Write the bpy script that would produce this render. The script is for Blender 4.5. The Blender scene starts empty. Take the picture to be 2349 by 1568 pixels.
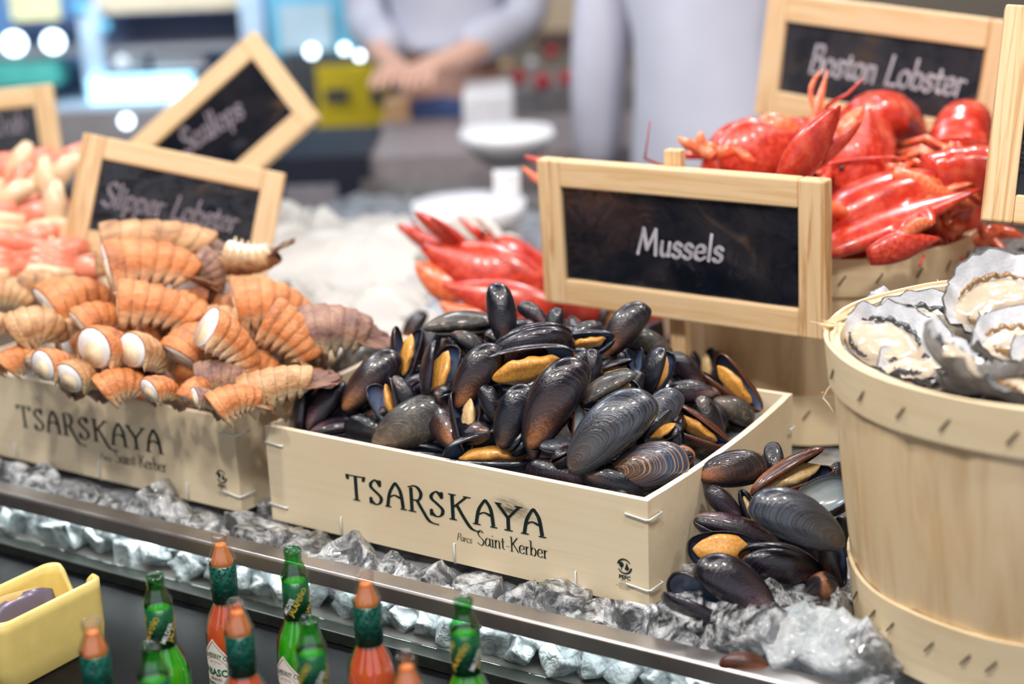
import bpy, bmesh, math, random
from mathutils import Vector, Matrix, noise
PI = math.pi
rnd = random.Random(7)
sc = bpy.context.scene
COL = sc.collection
# ------------------------------------------------------------------ camera
PITCH, ROLL, CZ, FPX, W, H = 0.29259309, -0.0402809, 0.5766016, 3589.0, 2349.0, 1568.0
cp, sp, cr_, sr_ = math.cos(PITCH), math.sin(PITCH), math.cos(ROLL), math.sin(ROLL)
FW = Vector((0, cp, -sp))
_up = Vector((0, sp, cp)); _rt = Vector((1, 0, 0))
RT = cr_*_rt + sr_*_up
UP = -sr_*_rt + cr_*_up
CAM = Vector((0, 0, CZ))
cd = bpy.data.cameras.new('camera'); cam = bpy.data.objects.new('camera', cd); COL.objects.link(cam)
cam.matrix_world = Matrix(((RT.x, UP.x, -FW.x, CAM.x), (RT.y, UP.y, -FW.y, CAM.y), (RT.z, UP.z, -FW.z, CAM.z), (0, 0, 0, 1)))
cd.sensor_width = 36; cd.lens = FPX/W*36; cd.clip_start = .05; cd.clip_end = 60
cd.dof.use_dof = True; cd.dof.focus_distance = 1.31; cd.dof.aperture_fstop = 2.7; cd.dof.aperture_blades = 9
sc.camera = cam
# ------------------------------------------------------------------ world, lights, exposure
wd = bpy.data.worlds.new('world'); sc.world = wd; wd.use_nodes = True
bg = wd.node_tree.nodes['Background']; bg.inputs[0].default_value = (.86, .90, 1, 1); bg.inputs[1].default_value = .7
sc.view_settings.view_transform = 'Standard'; sc.view_settings.look = 'None'
sc.view_settings.exposure = 0.42; sc.view_settings.gamma = 1; sc.view_settings.use_curve_mapping = False
sc.cycles.max_bounces = 10; sc.cycles.transparent_max_bounces = 24; sc.cycles.transmission_bounces = 8
sc.cycles.use_denoising = True; sc.cycles.sample_clamp_indirect = 4
sc.cycles.caustics_reflective = False
def lamp(loc, to, size, power, col=(1, .97, .92), sy=None, nm='background_fill'):
    l = bpy.data.lights.new(nm, 'AREA'); l.energy = power; l.color = col; l.shape = 'RECTANGLE'; l.size = size; l.size_y = sy or size
    o = bpy.data.objects.new(nm, l); COL.objects.link(o); o.location = loc
    o.rotation_euler = (Vector(to)-Vector(loc)).to_track_quat('-Z', 'Y').to_euler(); return o
for lx, ly, tx, ty in ((-.55, .35, -.2, 1.5), (-.1, .2, 0, 1.35), (.4, .45, .2, 1.3), (-.9, .8, -.4, 1.6)):   # warm track spots over the display
    lamp((lx, ly, 1.7), (tx, ty, .1), .10, 9.5, (1, .95, .90), nm='track_spot')
lamp((-1.1, 1.9, 1.6), (-.2, 1.8, .1), .18, 11, (.93, .96, 1), nm='track_spot')
lamp((.9, 1.3, 1.6), (.3, 1.6, .1), .16, 9, (1, .95, .9), nm='track_spot')
lamp((-.3, 2.7, 1.5), (-.05, 1.6, .1), .25, 5, (.72, .84, 1), nm='track_spot')
lamp((.6, 2.5, 1.6), (.3, 1.7, .1), .22, 11, (.9, .95, 1), nm='track_spot')
lamp((-1.5, 3.4, 2.1), (-1.0, 4.4, .3), 1.2, 26, (.75, .88, 1))  # this and the next two: unseen area lights added to brighten the background
lamp((.2, 2.9, 2.1), (.3, 4.0, .1), 1.0, 16, (1, .97, .97))
lamp((1.2, 5.2, 2.1), (.8, 6.5, .6), 1.2, 34, (1, .96, .92))
# ------------------------------------------------------------------ pixels to points
def ray(px, py): return FW + RT*((px-W/2)/FPX) - UP*((py-H/2)/FPX)
def atz(px, py, z=0.0):
    d = ray(px, py); return CAM + d*((z-CZ)/d.z)
def atd(px, py, dep): return CAM + ray(px, py)*dep
def aty(px, py, y):
    d = ray(px, py); return CAM + d*(y/d.y)
def on_plane(px, py, P0, n):
    d = ray(px, py); return CAM + d*((P0-CAM).dot(n)/d.dot(n))
# ------------------------------------------------------------------ object helpers
def link(o): COL.objects.link(o); return o
def tag(o, label=None, cat=None, group=None, kind=None):
    if label: o['label'] = label
    if cat: o['category'] = cat
    if group: o['group'] = group
    if kind: o['kind'] = kind
    return o
def thing(name, label, cat, loc=(0, 0, 0), group=None):
    o = bpy.data.objects.new(name, None); o.empty_display_size = .02; link(o); o.location = loc
    return tag(o, label, cat, group)
class MB:
    def __init__(s): s.v = []; s.f = []; s.m = []; s.uv = None; s.mi = 0
    def add(s, vs, fs, mi=None):
        b = len(s.v); s.v += [Vector(p) for p in vs]
        for f in fs: s.f.append(tuple(i+b for i in f)); s.m.append(s.mi if mi is None else mi)
        return s
    def box(s, c, d, M=None, mi=None):
        x, y, z = d[0]/2, d[1]/2, d[2]/2; c = Vector(c)
        vs = [Vector((i*x, j*y, k*z)) for i in (-1, 1) for j in (-1, 1) for k in (-1, 1)]
        vs = [(M @ p if M else p)+c for p in vs]
        return s.add(vs, [(0, 1, 3, 2), (4, 6, 7, 5), (0, 4, 5, 1), (2, 3, 7, 6), (0, 2, 6, 4), (1, 5, 7, 3)], mi)
    def hexa(s, p, mi=None):  # 8 points: bottom 4, top 4
        return s.add(p, [(3, 2, 1, 0), (4, 5, 6, 7), (0, 1, 5, 4), (1, 2, 6, 5), (2, 3, 7, 6), (3, 0, 4, 7)], mi)
    def loft(s, rings, close=True, cap=(True, True), mi=None):
        n = len(rings[0]); b = len(s.v)
        for r in rings: s.v += [Vector(p) for p in r]
        m = s.mi if mi is None else mi
        for i in range(len(rings)-1):
            for j in range(n if close else n-1):
                a = b+i*n+j; c = b+i*n+(j+1) % n
                s.f.append((a, c, c+n, a+n)); s.m.append(m)
        if cap[0] and close: s.f.append(tuple(b+j for j in reversed(range(n)))); s.m.append(m)
        if cap[1] and close: s.f.append(tuple(b+(len(rings)-1)*n+j for j in range(n))); s.m.append(m)
        return s
    def tube(s, pts, rad, n=8, flat=1.0, upv=None, mi=None, cap=(True, True)):
        pts = [Vector(p) for p in pts]; N = len(pts)
        if not hasattr(rad, '__len__'): rad = [rad]*N
        rings = []; prev = None
        for i, p in enumerate(pts):
            t = (pts[min(i+1, N-1)]-pts[max(i-1, 0)]).normalized()
            if prev is None:
                u = Vector(upv) if upv else (Vector((0, 0, 1)) if abs(t.z) < .9 else Vector((1, 0, 0)))
            else: u = prev
            x = u.cross(t)
            if x.length < 1e-6: x = Vector((1, 0, 0)).cross(t)
            x.normalize(); u = t.cross(x).normalized(); prev = u
            rings.append([p + x*(math.cos(a)*rad[i]) + u*(math.sin(a)*rad[i]*flat) for a in [2*PI*k/n for k in range(n)]])
        return s.loft(rings, cap=cap, mi=mi)
    def lathe(s, prof, n=24, c=(0, 0, 0), mi=None, cap=(False, False)):
        c = Vector(c)
        return s.loft([[c+Vector((r*math.cos(2*PI*k/n), r*math.sin(2*PI*k/n), z)) for k in range(n)] for r, z in prof], cap=cap, mi=mi)
    def mesh(s, name, mats=(), smooth=True, merge=0):
        me = bpy.data.meshes.new(name); me.from_pydata([tuple(p) for p in s.v], [], s.f)
        for m in (mats if isinstance(mats, (list, tuple)) else [mats]): me.materials.append(m)
        me.polygons.foreach_set('material_index', s.m)
        if s.uv:
            l = me.uv_layers.new(name='UVMap')
            for lp in me.loops: l.data[lp.index].uv = s.uv[lp.vertex_index]
        if smooth: me.polygons.foreach_set('use_smooth', [True]*len(me.polygons))
        bm = bmesh.new(); bm.from_mesh(me)
        if merge: bmesh.ops.remove_doubles(bm, verts=bm.verts, dist=merge)
        bmesh.ops.recalc_face_normals(bm, faces=bm.faces); bm.to_mesh(me); bm.free()
        return me
    def obj(s, name, mats, parent=None, smooth=True, bevel=0, sub=0, merge=0, angle=None):
        o = link(bpy.data.objects.new(name, s.mesh(name, mats, smooth, merge)))
        if parent: o.parent = parent
        if bevel:
            b = o.modifiers.new('b', 'BEVEL'); b.width = bevel; b.segments = 2; b.limit_method = 'ANGLE'; b.angle_limit = .6
        if sub:
            b = o.modifiers.new('s', 'SUBSURF'); b.levels = sub; b.render_levels = sub
        return o
def place(name, me, parent=None, M=None):
    o = link(bpy.data.objects.new(name, me))
    if parent: o.parent = parent
    if M is not None: o.matrix_local = M
    return o
def frame(loc, ang, tilt=0, roll=0, scale=1, upref=None):
    """local X along the picture direction ang (deg, ccw) leaning away by tilt, local Z facing the viewer then rolled about X."""
    a = math.radians(ang); t = math.radians(tilt)
    X = (RT*math.cos(a)+UP*math.sin(a))*math.cos(t)+FW*math.sin(t)
    Z0 = -FW if upref is None else Vector(upref)
    Z = (Z0 - X*Z0.dot(X)).normalized(); Y = Z.cross(X)
    r = math.radians(roll); Z2 = Z*math.cos(r)+Y*math.sin(r); Y2 = Z2.cross(X)
    M = Matrix(((X.x, Y2.x, Z2.x), (X.y, Y2.y, Z2.y), (X.z, Y2.z, Z2.z))).to_4x4()
    return Matrix.Translation(loc) @ M @ Matrix.Scale(scale, 4)
# ------------------------------------------------------------------ materials
def srgb(r, g, b):
    f = lambda c: (c/255/12.92) if c/255 <= .04045 else ((c/255+.055)/1.055)**2.4
    return (f(r), f(g), f(b), 1)
class NT:
    def __init__(s, name):
        s.m = bpy.data.materials.new(name); s.m.use_nodes = True; s.t = s.m.node_tree; s.n = s.t.nodes
        s.b = s.n['Principled BSDF']; s.out = s.n['Material Output']
    def new(s, t, **k):
        n = s.n.new(t)
        for a, b in k.items():
            if a.startswith('i_'):
                key = a[2:]; n.inputs[int(key) if key.isdigit() else key.replace('_', ' ')].default_value = b
            else: setattr(n, a, b)
        return n
    def l(s, a, b): s.t.links.new(a, b)
    def set(s, **k):
        for a, b in k.items(): s.b.inputs[a.replace('_', ' ')].default_value = b
    def coord(s, scale=(1, 1, 1), kind='Object', rand=False):
        tc = s.new('ShaderNodeTexCoord'); mp = s.new('ShaderNodeMapping'); mp.inputs['Scale'].default_value = scale
        s.l(tc.outputs[kind], mp.inputs['Vector'])
        if rand:
            oi = s.new('ShaderNodeObjectInfo'); mu = s.new('ShaderNodeMath', operation='MULTIPLY'); mu.inputs[1].default_value = 37
            s.l(oi.outputs['Random'], mu.inputs[0]); s.l(mu.outputs[0], mp.inputs['Location'])
        return mp.outputs[0]
    def noise(s, vec, scale, detail=4, rough=.55, dist=0):
        n = s.new('ShaderNodeTexNoise'); n.inputs['Scale'].default_value = scale; n.inputs['Detail'].default_value = detail
        n.inputs['Roughness'].default_value = rough; n.inputs['Distortion'].default_value = dist
        if vec is not None: s.l(vec, n.inputs['Vector'])
        return n.outputs['Fac']
    def ramp(s, fac, stops, interp='LINEAR'):
        r = s.new('ShaderNodeValToRGB'); r.color_ramp.interpolation = interp; e = r.color_ramp.elements
        while len(e) < len(stops): e.new(.5)
        for i, (p, c) in enumerate(stops): e[i].position = p; e[i].color = c if hasattr(c, '__len__') else (c, c, c, 1)
        s.l(fac, r.inputs[0]); return r.outputs[0]
    def mix(s, fac, a, b, bt='MIX'):
        m = s.new('ShaderNodeMix', data_type='RGBA', blend_type=bt)
        for v, i in ((fac, 0), (a, 6), (b, 7)):
            if hasattr(v, 'links') or hasattr(v, 'is_output'): s.l(v, m.inputs[i])
            else: m.inputs[i].default_value = v
        return m.outputs[2]
    def bump(s, h, strength=.3, dist=.001):
        b = s.new('ShaderNodeBump'); b.inputs['Strength'].default_value = strength; b.inputs['Distance'].default_value = dist
        s.l(h, b.inputs['Height']); s.l(b.outputs[0], s.b.inputs['Normal']); return b
    def col(s, c): s.l(c, s.b.inputs['Base Color'])
def plain(name, c, rough=.5, metal=0, bump=0, bs=300, var=.08, coat=0, spec=None, sss=0):
    t = NT(name); t.set(Roughness=rough, Metallic=metal)
    if coat: t.set(Coat_Weight=coat, Coat_Roughness=.08)
    if spec is not None: t.b.inputs['Specular IOR Level'].default_value = spec
    v = t.coord(rand=True); n = t.noise(v, bs*.2, 3)
    dark = tuple(x*(1-var*2) for x in c[:3])+(1,); lite = tuple(min(1, x*(1+var)) for x in c[:3])+(1,)
    t.col(t.ramp(n, [(.3, dark), (.7, lite)]))
    if bump: t.bump(t.noise(v, bs, 3), bump)
    if sss: t.set(Subsurface_Weight=sss, Subsurface_Scale=.01); t.b.inputs['Subsurface Radius'].default_value = (1, .5, .3)
    return t.m
def wood(name, c1, c2, c3, scale=(1.2, 30, 30), rough=.55, wear=None, knots=True):
    t = NT(name); t.set(Roughness=rough)
    v = t.coord(scale, rand=True); g = t.noise(v, 4, 6, .6, .6)
    base = t.ramp(g, [(.15, c2), (.55, c1), (.8, c1)])
    v2 = t.coord((1, 1, 1), rand=True); b = t.noise(v2, 6, 2)
    base = t.mix(t.ramp(b, [(.45, 0), (.75, .45)]), base, c3)
    if wear:
        w = t.noise(t.coord(tuple(x*2 for x in scale), rand=True), 2.2, 4, .6, 1.0)
        base = t.mix(t.ramp(w, [(.5, 0), (.62, .75)]), base, wear)
    t.col(base); t.bump(g, .25, .0005); return t.m
M = {}
M['crate'] = wood('pale_poplar', srgb(226, 209, 178), srgb(218, 197, 162), srgb(210, 186, 148))
M['crate_edge'] = wood('cut_poplar_edge', srgb(246, 228, 204), srgb(236, 212, 182), srgb(232, 205, 172))
M['frame'] = wood('pine_frame', srgb(220, 188, 145), srgb(200, 162, 112), srgb(226, 200, 162), wear=srgb(204, 164, 112))
M['frame_v'] = wood('pine_frame_upright', srgb(220, 188, 145), srgb(200, 162, 112), srgb(226, 200, 162), scale=(30, 1.2, 30), wear=srgb(178, 128, 70))
M['basket'] = wood('basket_veneer', srgb(226, 202, 164), srgb(190, 150, 102), srgb(224, 184, 126), scale=(14, 14, 1.0))
M['hoop'] = wood('hoop_veneer', srgb(234, 213, 175), srgb(220, 193, 148), srgb(224, 196, 148), scale=(3, 3, 30))
M['staple'] = plain('galvanised_wire', srgb(222, 228, 224), .4, .25)
M['rust'] = plain('rusty_staple', srgb(92, 66, 44), .6, .4)
M['ink'] = plain('dark_ink', srgb(16, 38, 36), .6, var=.1)
M['smudge'] = plain('ink_smudge', srgb(120, 104, 84), .7)
M['steel'] = NT('brushed_steel'); t = M['steel']; t.set(Metallic=.9, Roughness=.32)
v = t.coord((1, 1, 1)); t.col(t.ramp(t.noise(v, 14, 4), [(.3, srgb(168, 160, 156)), (.7, srgb(206, 200, 196))])); t.bump(t.noise(t.coord(), 220, 3), .08, .0003); M['steel'] = t.m
M['black'] = plain('black_stone', srgb(14, 15, 18), .4, var=.3, spec=.15)
M['blackrim'] = plain('dark_green_black_frame', srgb(38, 42, 38), .3, var=.2)
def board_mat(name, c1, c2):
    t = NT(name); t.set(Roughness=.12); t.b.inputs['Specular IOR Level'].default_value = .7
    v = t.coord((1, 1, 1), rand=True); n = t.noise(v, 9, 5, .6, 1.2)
    t.col(t.ramp(n, [(.4, c1), (.62, c2), (.72, srgb(84, 66, 52)), (.76, c2)])); t.bump(t.noise(v, 14, 3, .5, 2), .35, .004); return t.m  # brown splotches paint the film's reflections into the board colour
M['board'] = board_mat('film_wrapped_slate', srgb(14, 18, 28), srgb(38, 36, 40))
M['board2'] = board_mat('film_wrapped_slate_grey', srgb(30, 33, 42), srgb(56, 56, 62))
M['chalk'] = plain('chalk_marker', srgb(226, 222, 230), .7, var=.04)
M['chalkdim'] = plain('faded_chalk', srgb(170, 160, 172), .7, var=.04)
def shell_mat(name, base, mid, tip, band, bandw=.35, rough=.2, dust=None, silver=0):
    t = NT(name); t.set(Roughness=rough, Coat_Weight=.35, Coat_Roughness=.07)
    uv = t.new('ShaderNodeUVMap'); sep = t.new('ShaderNodeSeparateXYZ'); t.l(uv.outputs[0], sep.inputs[0])
    v = t.coord((1, 1, 1), rand=True); nz = t.noise(v, 40, 5)
    ad = t.new('ShaderNodeMath', operation='MULTIPLY_ADD'); t.l(nz, ad.inputs[0]); ad.inputs[1].default_value = .42; t.l(sep.outputs[0], ad.inputs[2])
    c = t.ramp(ad.outputs[0], [(.34, tip), (.62, mid), (.92, base), (1, base)])
    # growth rings
    w = t.new('ShaderNodeMath', operation='MULTIPLY'); t.l(sep.outputs[0], w.inputs[0]); w.inputs[1].default_value = 30
    ad2 = t.new('ShaderNodeMath', operation='ADD'); t.l(w.outputs[0], ad2.inputs[0]); ad2.inputs[1].default_value = 0
    n1 = t.new('ShaderNodeTexNoise', noise_dimensions='1D'); n1.inputs['Scale'].default_value = 1.0; n1.inputs['Detail'].default_value = 3; t.l(ad2.outputs[0], n1.inputs['W'])
    g = t.ramp(n1.outputs['Fac'], [(.5, 0), (.66, bandw)])
    c = t.mix(g, c, band)
    if silver:
        s = t.ramp(n1.outputs['Fac'], [(.42, 0), (.5, silver), (.58, 0)]); c = t.mix(s, c, srgb(170, 180, 195))
    if dust: c = t.mix(t.ramp(t.noise(v, 9, 6, .65), [(.5, 0), (.68, .6)]), c, dust)
    t.col(c)
    r = t.ramp(t.noise(v, 60, 4), [(.3, rough*.5), (.75, min(.6, rough*1.6))]); t.l(r, t.b.inputs['Roughness'])
    b = t.new('ShaderNodeMath', operation='MULTIPLY_ADD'); t.l(n1.outputs['Fac'], b.inputs[0]); b.inputs[1].default_value = 1.0; t.l(nz, b.inputs[2])
    t.bump(b.outputs[0], .3, .0012); return t.m
K = dict(
 black=shell_mat('mussel_black', srgb(13, 15, 24), srgb(24, 20, 26), srgb(84, 58, 46), srgb(40, 42, 58), .3, .16),
 brown=shell_mat('mussel_brown', srgb(22, 20, 30), srgb(66, 42, 34), srgb(158, 102, 66), srgb(76, 56, 46), .45, .2),
 purple=shell_mat('mussel_purple', srgb(20, 16, 26), srgb(44, 30, 40), srgb(120, 92, 92), srgb(62, 44, 56), .4, .2),
 weath=shell_mat('mussel_weathered', srgb(36, 36, 36), srgb(72, 62, 52), srgb(104, 84, 66), srgb(86, 78, 66), .5, .38, dust=srgb(128, 112, 94)),
 silver=shell_mat('mussel_silver', srgb(34, 37, 46), srgb(46, 42, 42), srgb(70, 54, 44), srgb(72, 74, 84), .3, .24, silver=.12),
 bands=shell_mat('mussel_banded', srgb(44, 64, 88), srgb(66, 48, 40), srgb(52, 34, 28), srgb(166, 120, 78), .95, .2),
 amber=shell_mat('mussel_amber', srgb(70, 34, 18), srgb(140, 78, 32), srgb(196, 130, 72), srgb(120, 60, 26), .4, .2))
t = NT('shell_inside'); t.set(Roughness=.22, Coat_Weight=.5)
uv = t.new('ShaderNodeUVMap'); sep = t.new('ShaderNodeSeparateXYZ'); t.l(uv.outputs[0], sep.inputs[0])
t.col(t.ramp(sep.outputs[0], [(.35, srgb(96, 112, 140)), (.72, srgb(48, 62, 92)), (.9, srgb(20, 22, 34)), (1, srgb(30, 24, 26))])); M['inside'] = t.m
t = NT('shell_inside_pearl'); t.set(Roughness=.2, Coat_Weight=.6)
uv = t.new('ShaderNodeUVMap'); sep = t.new('ShaderNodeSeparateXYZ'); t.l(uv.outputs[0], sep.inputs[0])
t.col(t.ramp(sep.outputs[0], [(.3, srgb(168, 178, 180)), (.75, srgb(120, 132, 140)), (.93, srgb(60, 62, 72)), (1, srgb(34, 28, 32))])); M['pearl'] = t.m
M['meat'] = plain('mussel_meat', srgb(226, 160, 74), .28, bump=.3, bs=160, var=.16, coat=.5, sss=.15)
M['meatpale'] = plain('mussel_meat_pale', srgb(226, 190, 136), .3, bump=.3, bs=160, var=.14, coat=.5, sss=.15)
t = NT('ice'); t.set(Roughness=.04, IOR=1.31, Transmission_Weight=1, Coat_Weight=.4, Coat_Roughness=.03)
v = t.coord(rand=True); t.b.inputs['Base Color'].default_value = (.97, .985, 1, 1)
t.l(t.ramp(t.noise(v, 2.2, 5, .6, 1.), [(.42, 1.), (.64, .3)]), t.b.inputs['Transmission Weight']); t.l(t.ramp(t.noise(v, 3, 3), [(.4, .02), (.75, .2)]), t.b.inputs['Roughness'])
t.bump(t.noise(v, 3.2, 4, .6, .8), .5, .05); M['ice'] = t.m
t = NT('frosted_ice'); t.set(Roughness=.12, IOR=1.31, Transmission_Weight=.45, Coat_Weight=.5)
v = t.coord(rand=True); t.col(t.ramp(t.noise(v, 2.5, 5, .65, 1), [(.3, srgb(176, 186, 190)), (.65, srgb(246, 250, 252))])); t.bump(t.noise(v, 3, 3, .5, .5), .3, .04); M['frost'] = t.m
t = NT('crushed_ice'); t.set(Roughness=.15, IOR=1.31, Transmission_Weight=.35)
v = t.coord(); t.col(t.ramp(t.noise(v, 40, 5), [(.3, srgb(92, 96, 102)), (.7, srgb(176, 180, 186))])); t.bump(t.noise(v, 75, 5, .6, 1), .7, .004); M['crushed'] = t.m
# ------------------------------------------------------------------ lettering drawn with a broad nib
G = {
 'a': (.52, ['c.42,.5 .2,.56 .05,.3 .12,.03 .3,.06 .42,.25', '.42,.55 .42,.12 .5,.02']),
 'b': (.52, ['.08,1 .08,.04', 'c.08,.32 .2,.54 .38,.5 .45,.28 .34,.02 .08,.05']),
 'c': (.46, ['c.4,.45 .25,.56 .06,.4 .06,.15 .22,-.01 .42,.1']),
 'e': (.48, ['c.06,.28 .4,.32 .36,.5 .22,.56 .06,.38 .08,.1 .25,-.01 .44,.1']),
 'i': (.22, ['.1,.54 .1,0', '.08,.76 .12,.8']),
 'l': (.22, ['.1,1 .1,0']),
 'n': (.5, ['.09,.54 .09,0', 'c.09,.36 .2,.54 .36,.52 .4,.3 .4,0']),
 'o': (.52, ['c.25,.56 .06,.42 .06,.14 .25,-.01 .44,.14 .44,.42 .25,.56']),
 'p': (.52, ['.09,.54 .09,-.32', 'c.09,.34 .2,.55 .38,.5 .45,.28 .34,.01 .09,.05']),
 'r': (.36, ['.09,.54 .09,0', 'c.09,.34 .18,.52 .33,.52']),
 's': (.42, ['c.36,.46 .2,.57 .07,.44 .14,.32 .3,.24 .35,.1 .2,-.02 .03,.08']),
 't': (.36, ['.15,.76 .15,.1 .3,.01', '.0,.54 .32,.55']),
 'u': (.5, ['c.09,.54 .09,.2 .16,.01 .3,.05 .4,.22', '.4,.54 .4,.02']),
 '-': (.34, ['.04,.28 .3,.28']), ' ': (.34, []),
 'S': (.58, ['c.5,.86 .3,1.03 .08,.82 .2,.58 .42,.42 .52,.2 .32,-.03 .03,.12']),
 'K': (.66, ['.12,1 .12,0', '.58,1 .14,.46', '.24,.56 .64,0']),
 'P': (.58, ['.12,1 .12,0', 'c.1,.98 .4,1.01 .52,.76 .38,.48 .1,.5']),
 'B': (.6, ['.12,1 .12,0', 'c.1,.98 .4,1.0 .48,.78 .36,.54 .1,.54', 'c.1,.54 .45,.54 .56,.27 .4,0 .1,.0']),
 'M': (.9, ['.06,0 .2,1', '.2,1 .42,.2', '.42,.2 .7,1', '.7,1 .8,0']),
 'L': (.56, ['.16,1 .1,0', '.1,0 .5,.02']),
 'C': (.62, ['c.54,.84 .34,1.02 .08,.75 .08,.25 .34,-.02 .58,.16']),
}
TS = [ # the crate name, cap height 1, absolute positions
 '0,1.0 .72,1.0', '0,1.02 .03,.84', '.72,1.02 .69,.84', '.36,1 .36,0', '.24,0 .48,0',
 'c1.36,.82 1.2,1.0 1.02,.86 1.0,.68 1.2,.5 1.4,.3 1.34,.06 1.14,-.02 .98,.12', '1.37,1.0 1.37,.76', '.97,.24 .97,.0',
 'c1.66,0 1.78,.6 2.02,1.04', 'c2.02,1.04 2.22,.7 2.3,.04', 'c1.76,.4 1.98,.52 2.22,.42', '1.58,0 1.78,0', '2.2,0 2.42,0',
 '2.66,.96 2.66,.0', '2.54,0 2.8,0', 'c2.56,.98 2.86,1.06 3.06,.8 2.94,.5 2.68,.5', 'c2.88,.5 3.1,.1 3.36,-.28 3.7,-.34',
 'c3.86,.82 3.7,1.0 3.5,.86 3.48,.68 3.7,.5 3.9,.3 3.84,.06 3.62,-.02 3.46,.12', '3.88,1.0 3.88,.76', '3.45,.24 3.45,.0',
 '4.3,1 4.3,0', '4.18,1 4.42,1', '4.18,0 4.42,0', '4.86,1 4.34,.5', '4.76,1 5.0,1', 'c4.48,.6 4.76,.1 5.02,-.24 5.32,-.3',
 'c5.2,0 5.32,.6 5.58,1.04', 'c5.58,1.04 5.78,.7 5.86,.04', 'c5.3,.4 5.54,.52 5.78,.42', '5.1,0 5.34,0', '5.76,0 5.98,0',
 '6.04,1 6.42,.5', '6.86,1 6.44,.5', '6.43,.54 6.43,0', '5.98,1 6.18,1', '6.72,1 6.96,1', '6.3,0 6.56,0',
 'c7.02,0 7.14,.6 7.38,1.04', 'c7.38,1.04 7.58,.7 7.68,.04', 'c7.12,.4 7.34,.52 7.58,.42', '6.92,0 7.16,0', '7.58,0 7.8,0']
def strk(s):
    cv = s[0] == 'c'
    if cv: s = s[1:]
    p = [tuple(float(k) for k in q.split(',')) for q in s.split()]
    if not cv: return p
    o = []; n = len(p); closed = p[0] == p[-1]
    for i in range(n-1):
        a = p[i-1] if i else (p[-2] if closed else p[0]); b, c = p[i], p[i+1]; d = p[i+2] if i+2 < n else (p[1] if closed else p[-1])
        for k in range(6):
            t = k/6
            o.append(tuple(.5*(2*b[j]+(c[j]-a[j])*t+(2*a[j]-5*b[j]+4*c[j]-d[j])*t*t+(3*b[j]-a[j]-3*c[j]+d[j])*t**3) for j in (0, 1)))
    return o+[p[-1]]
def draw(mb, pts, mp, nib, thin, wob=0):
    for p, q in zip(pts, pts[1:]):
        dx, dy = q[0]-p[0], q[1]-p[1]; L = math.hypot(dx, dy) or 1e-6
        k = max(1, int(L/.25))
        a = [p, q]
        for N in (nib, (-dy/L*thin, dx/L*thin)):
            hx, hy = N[0]/2, N[1]/2; ex, ey = (dx/L*thin/2, dy/L*thin/2) if N is not nib else (0, 0)
            mb.add([mp(p[0]-hx-ex, p[1]-hy-ey), mp(p[0]+hx-ex, p[1]+hy-ey), mp(q[0]+hx+ex, q[1]+hy+ey), mp(q[0]-hx+ex, q[1]-hy+ey)], [(0, 1, 2, 3)])
def text(mb, s, mp, nib=(.1, .05), thin=.045, slant=0, serif=False, track=0):
    x = 0
    for ch in s:
        adv, st = G[ch]
        for q in st:
            p = strk(q)
            if serif and len(p) == 2 and abs(p[0][0]-p[1][0]) < .02 and abs(p[0][1]-p[1][1]) > .3:
                cx = p[0][0]; e = min(p[0][1], p[1][1]); hi = max(p[0][1], p[1][1])
                for aa, bb, yy in ((cx-.12, cx+.12, e+.01), (cx-.14, cx, hi-.01)):
                    draw(mb, [(x+aa+slant*yy, yy), (x+bb+slant*yy, yy)], mp, (.001, .001), thin)
            draw(mb, [(x+a+slant*b, b) for a, b in p], mp, nib, thin)
        x += adv+track
    return x
def textw(s, track=0): return sum(G[c][0]+track for c in s)
_fc = {}
def font_mesh(s, bold=0):
    if (s, bold) in _fc: return _fc[(s, bold)]
    c = bpy.data.curves.new('t', 'FONT'); c.body = s; c.offset = bold; c.resolution_u = 2
    o = bpy.data.objects.new('t', c); me = bpy.data.meshes.new_from_object(o)
    bm = bmesh.new(); bm.from_mesh(me); bmesh.ops.triangulate(bm, faces=bm.faces)
    r = ([tuple(v.co) for v in bm.verts], [tuple(v.index for v in f.verts) for f in bm.faces]); bm.free()
    bpy.data.objects.remove(o); bpy.data.meshes.remove(me); bpy.data.curves.remove(c)
    w = max(v[0] for v in r[0]) if r[0] else 1
    _fc[(s, bold)] = (r[0], r[1], w); return _fc[(s, bold)]
def ftext(mb, s, mp, h, x0=0, y0=0, align=0, bold=0, mi=None, squeeze=1):
    v, f, w = font_mesh(s, bold); k = h/.72
    ox = x0 - align*w*k*squeeze
    return mb.add([mp(ox+a*k*squeeze, y0+b*k) for a, b, c in v], f, mi)
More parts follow.
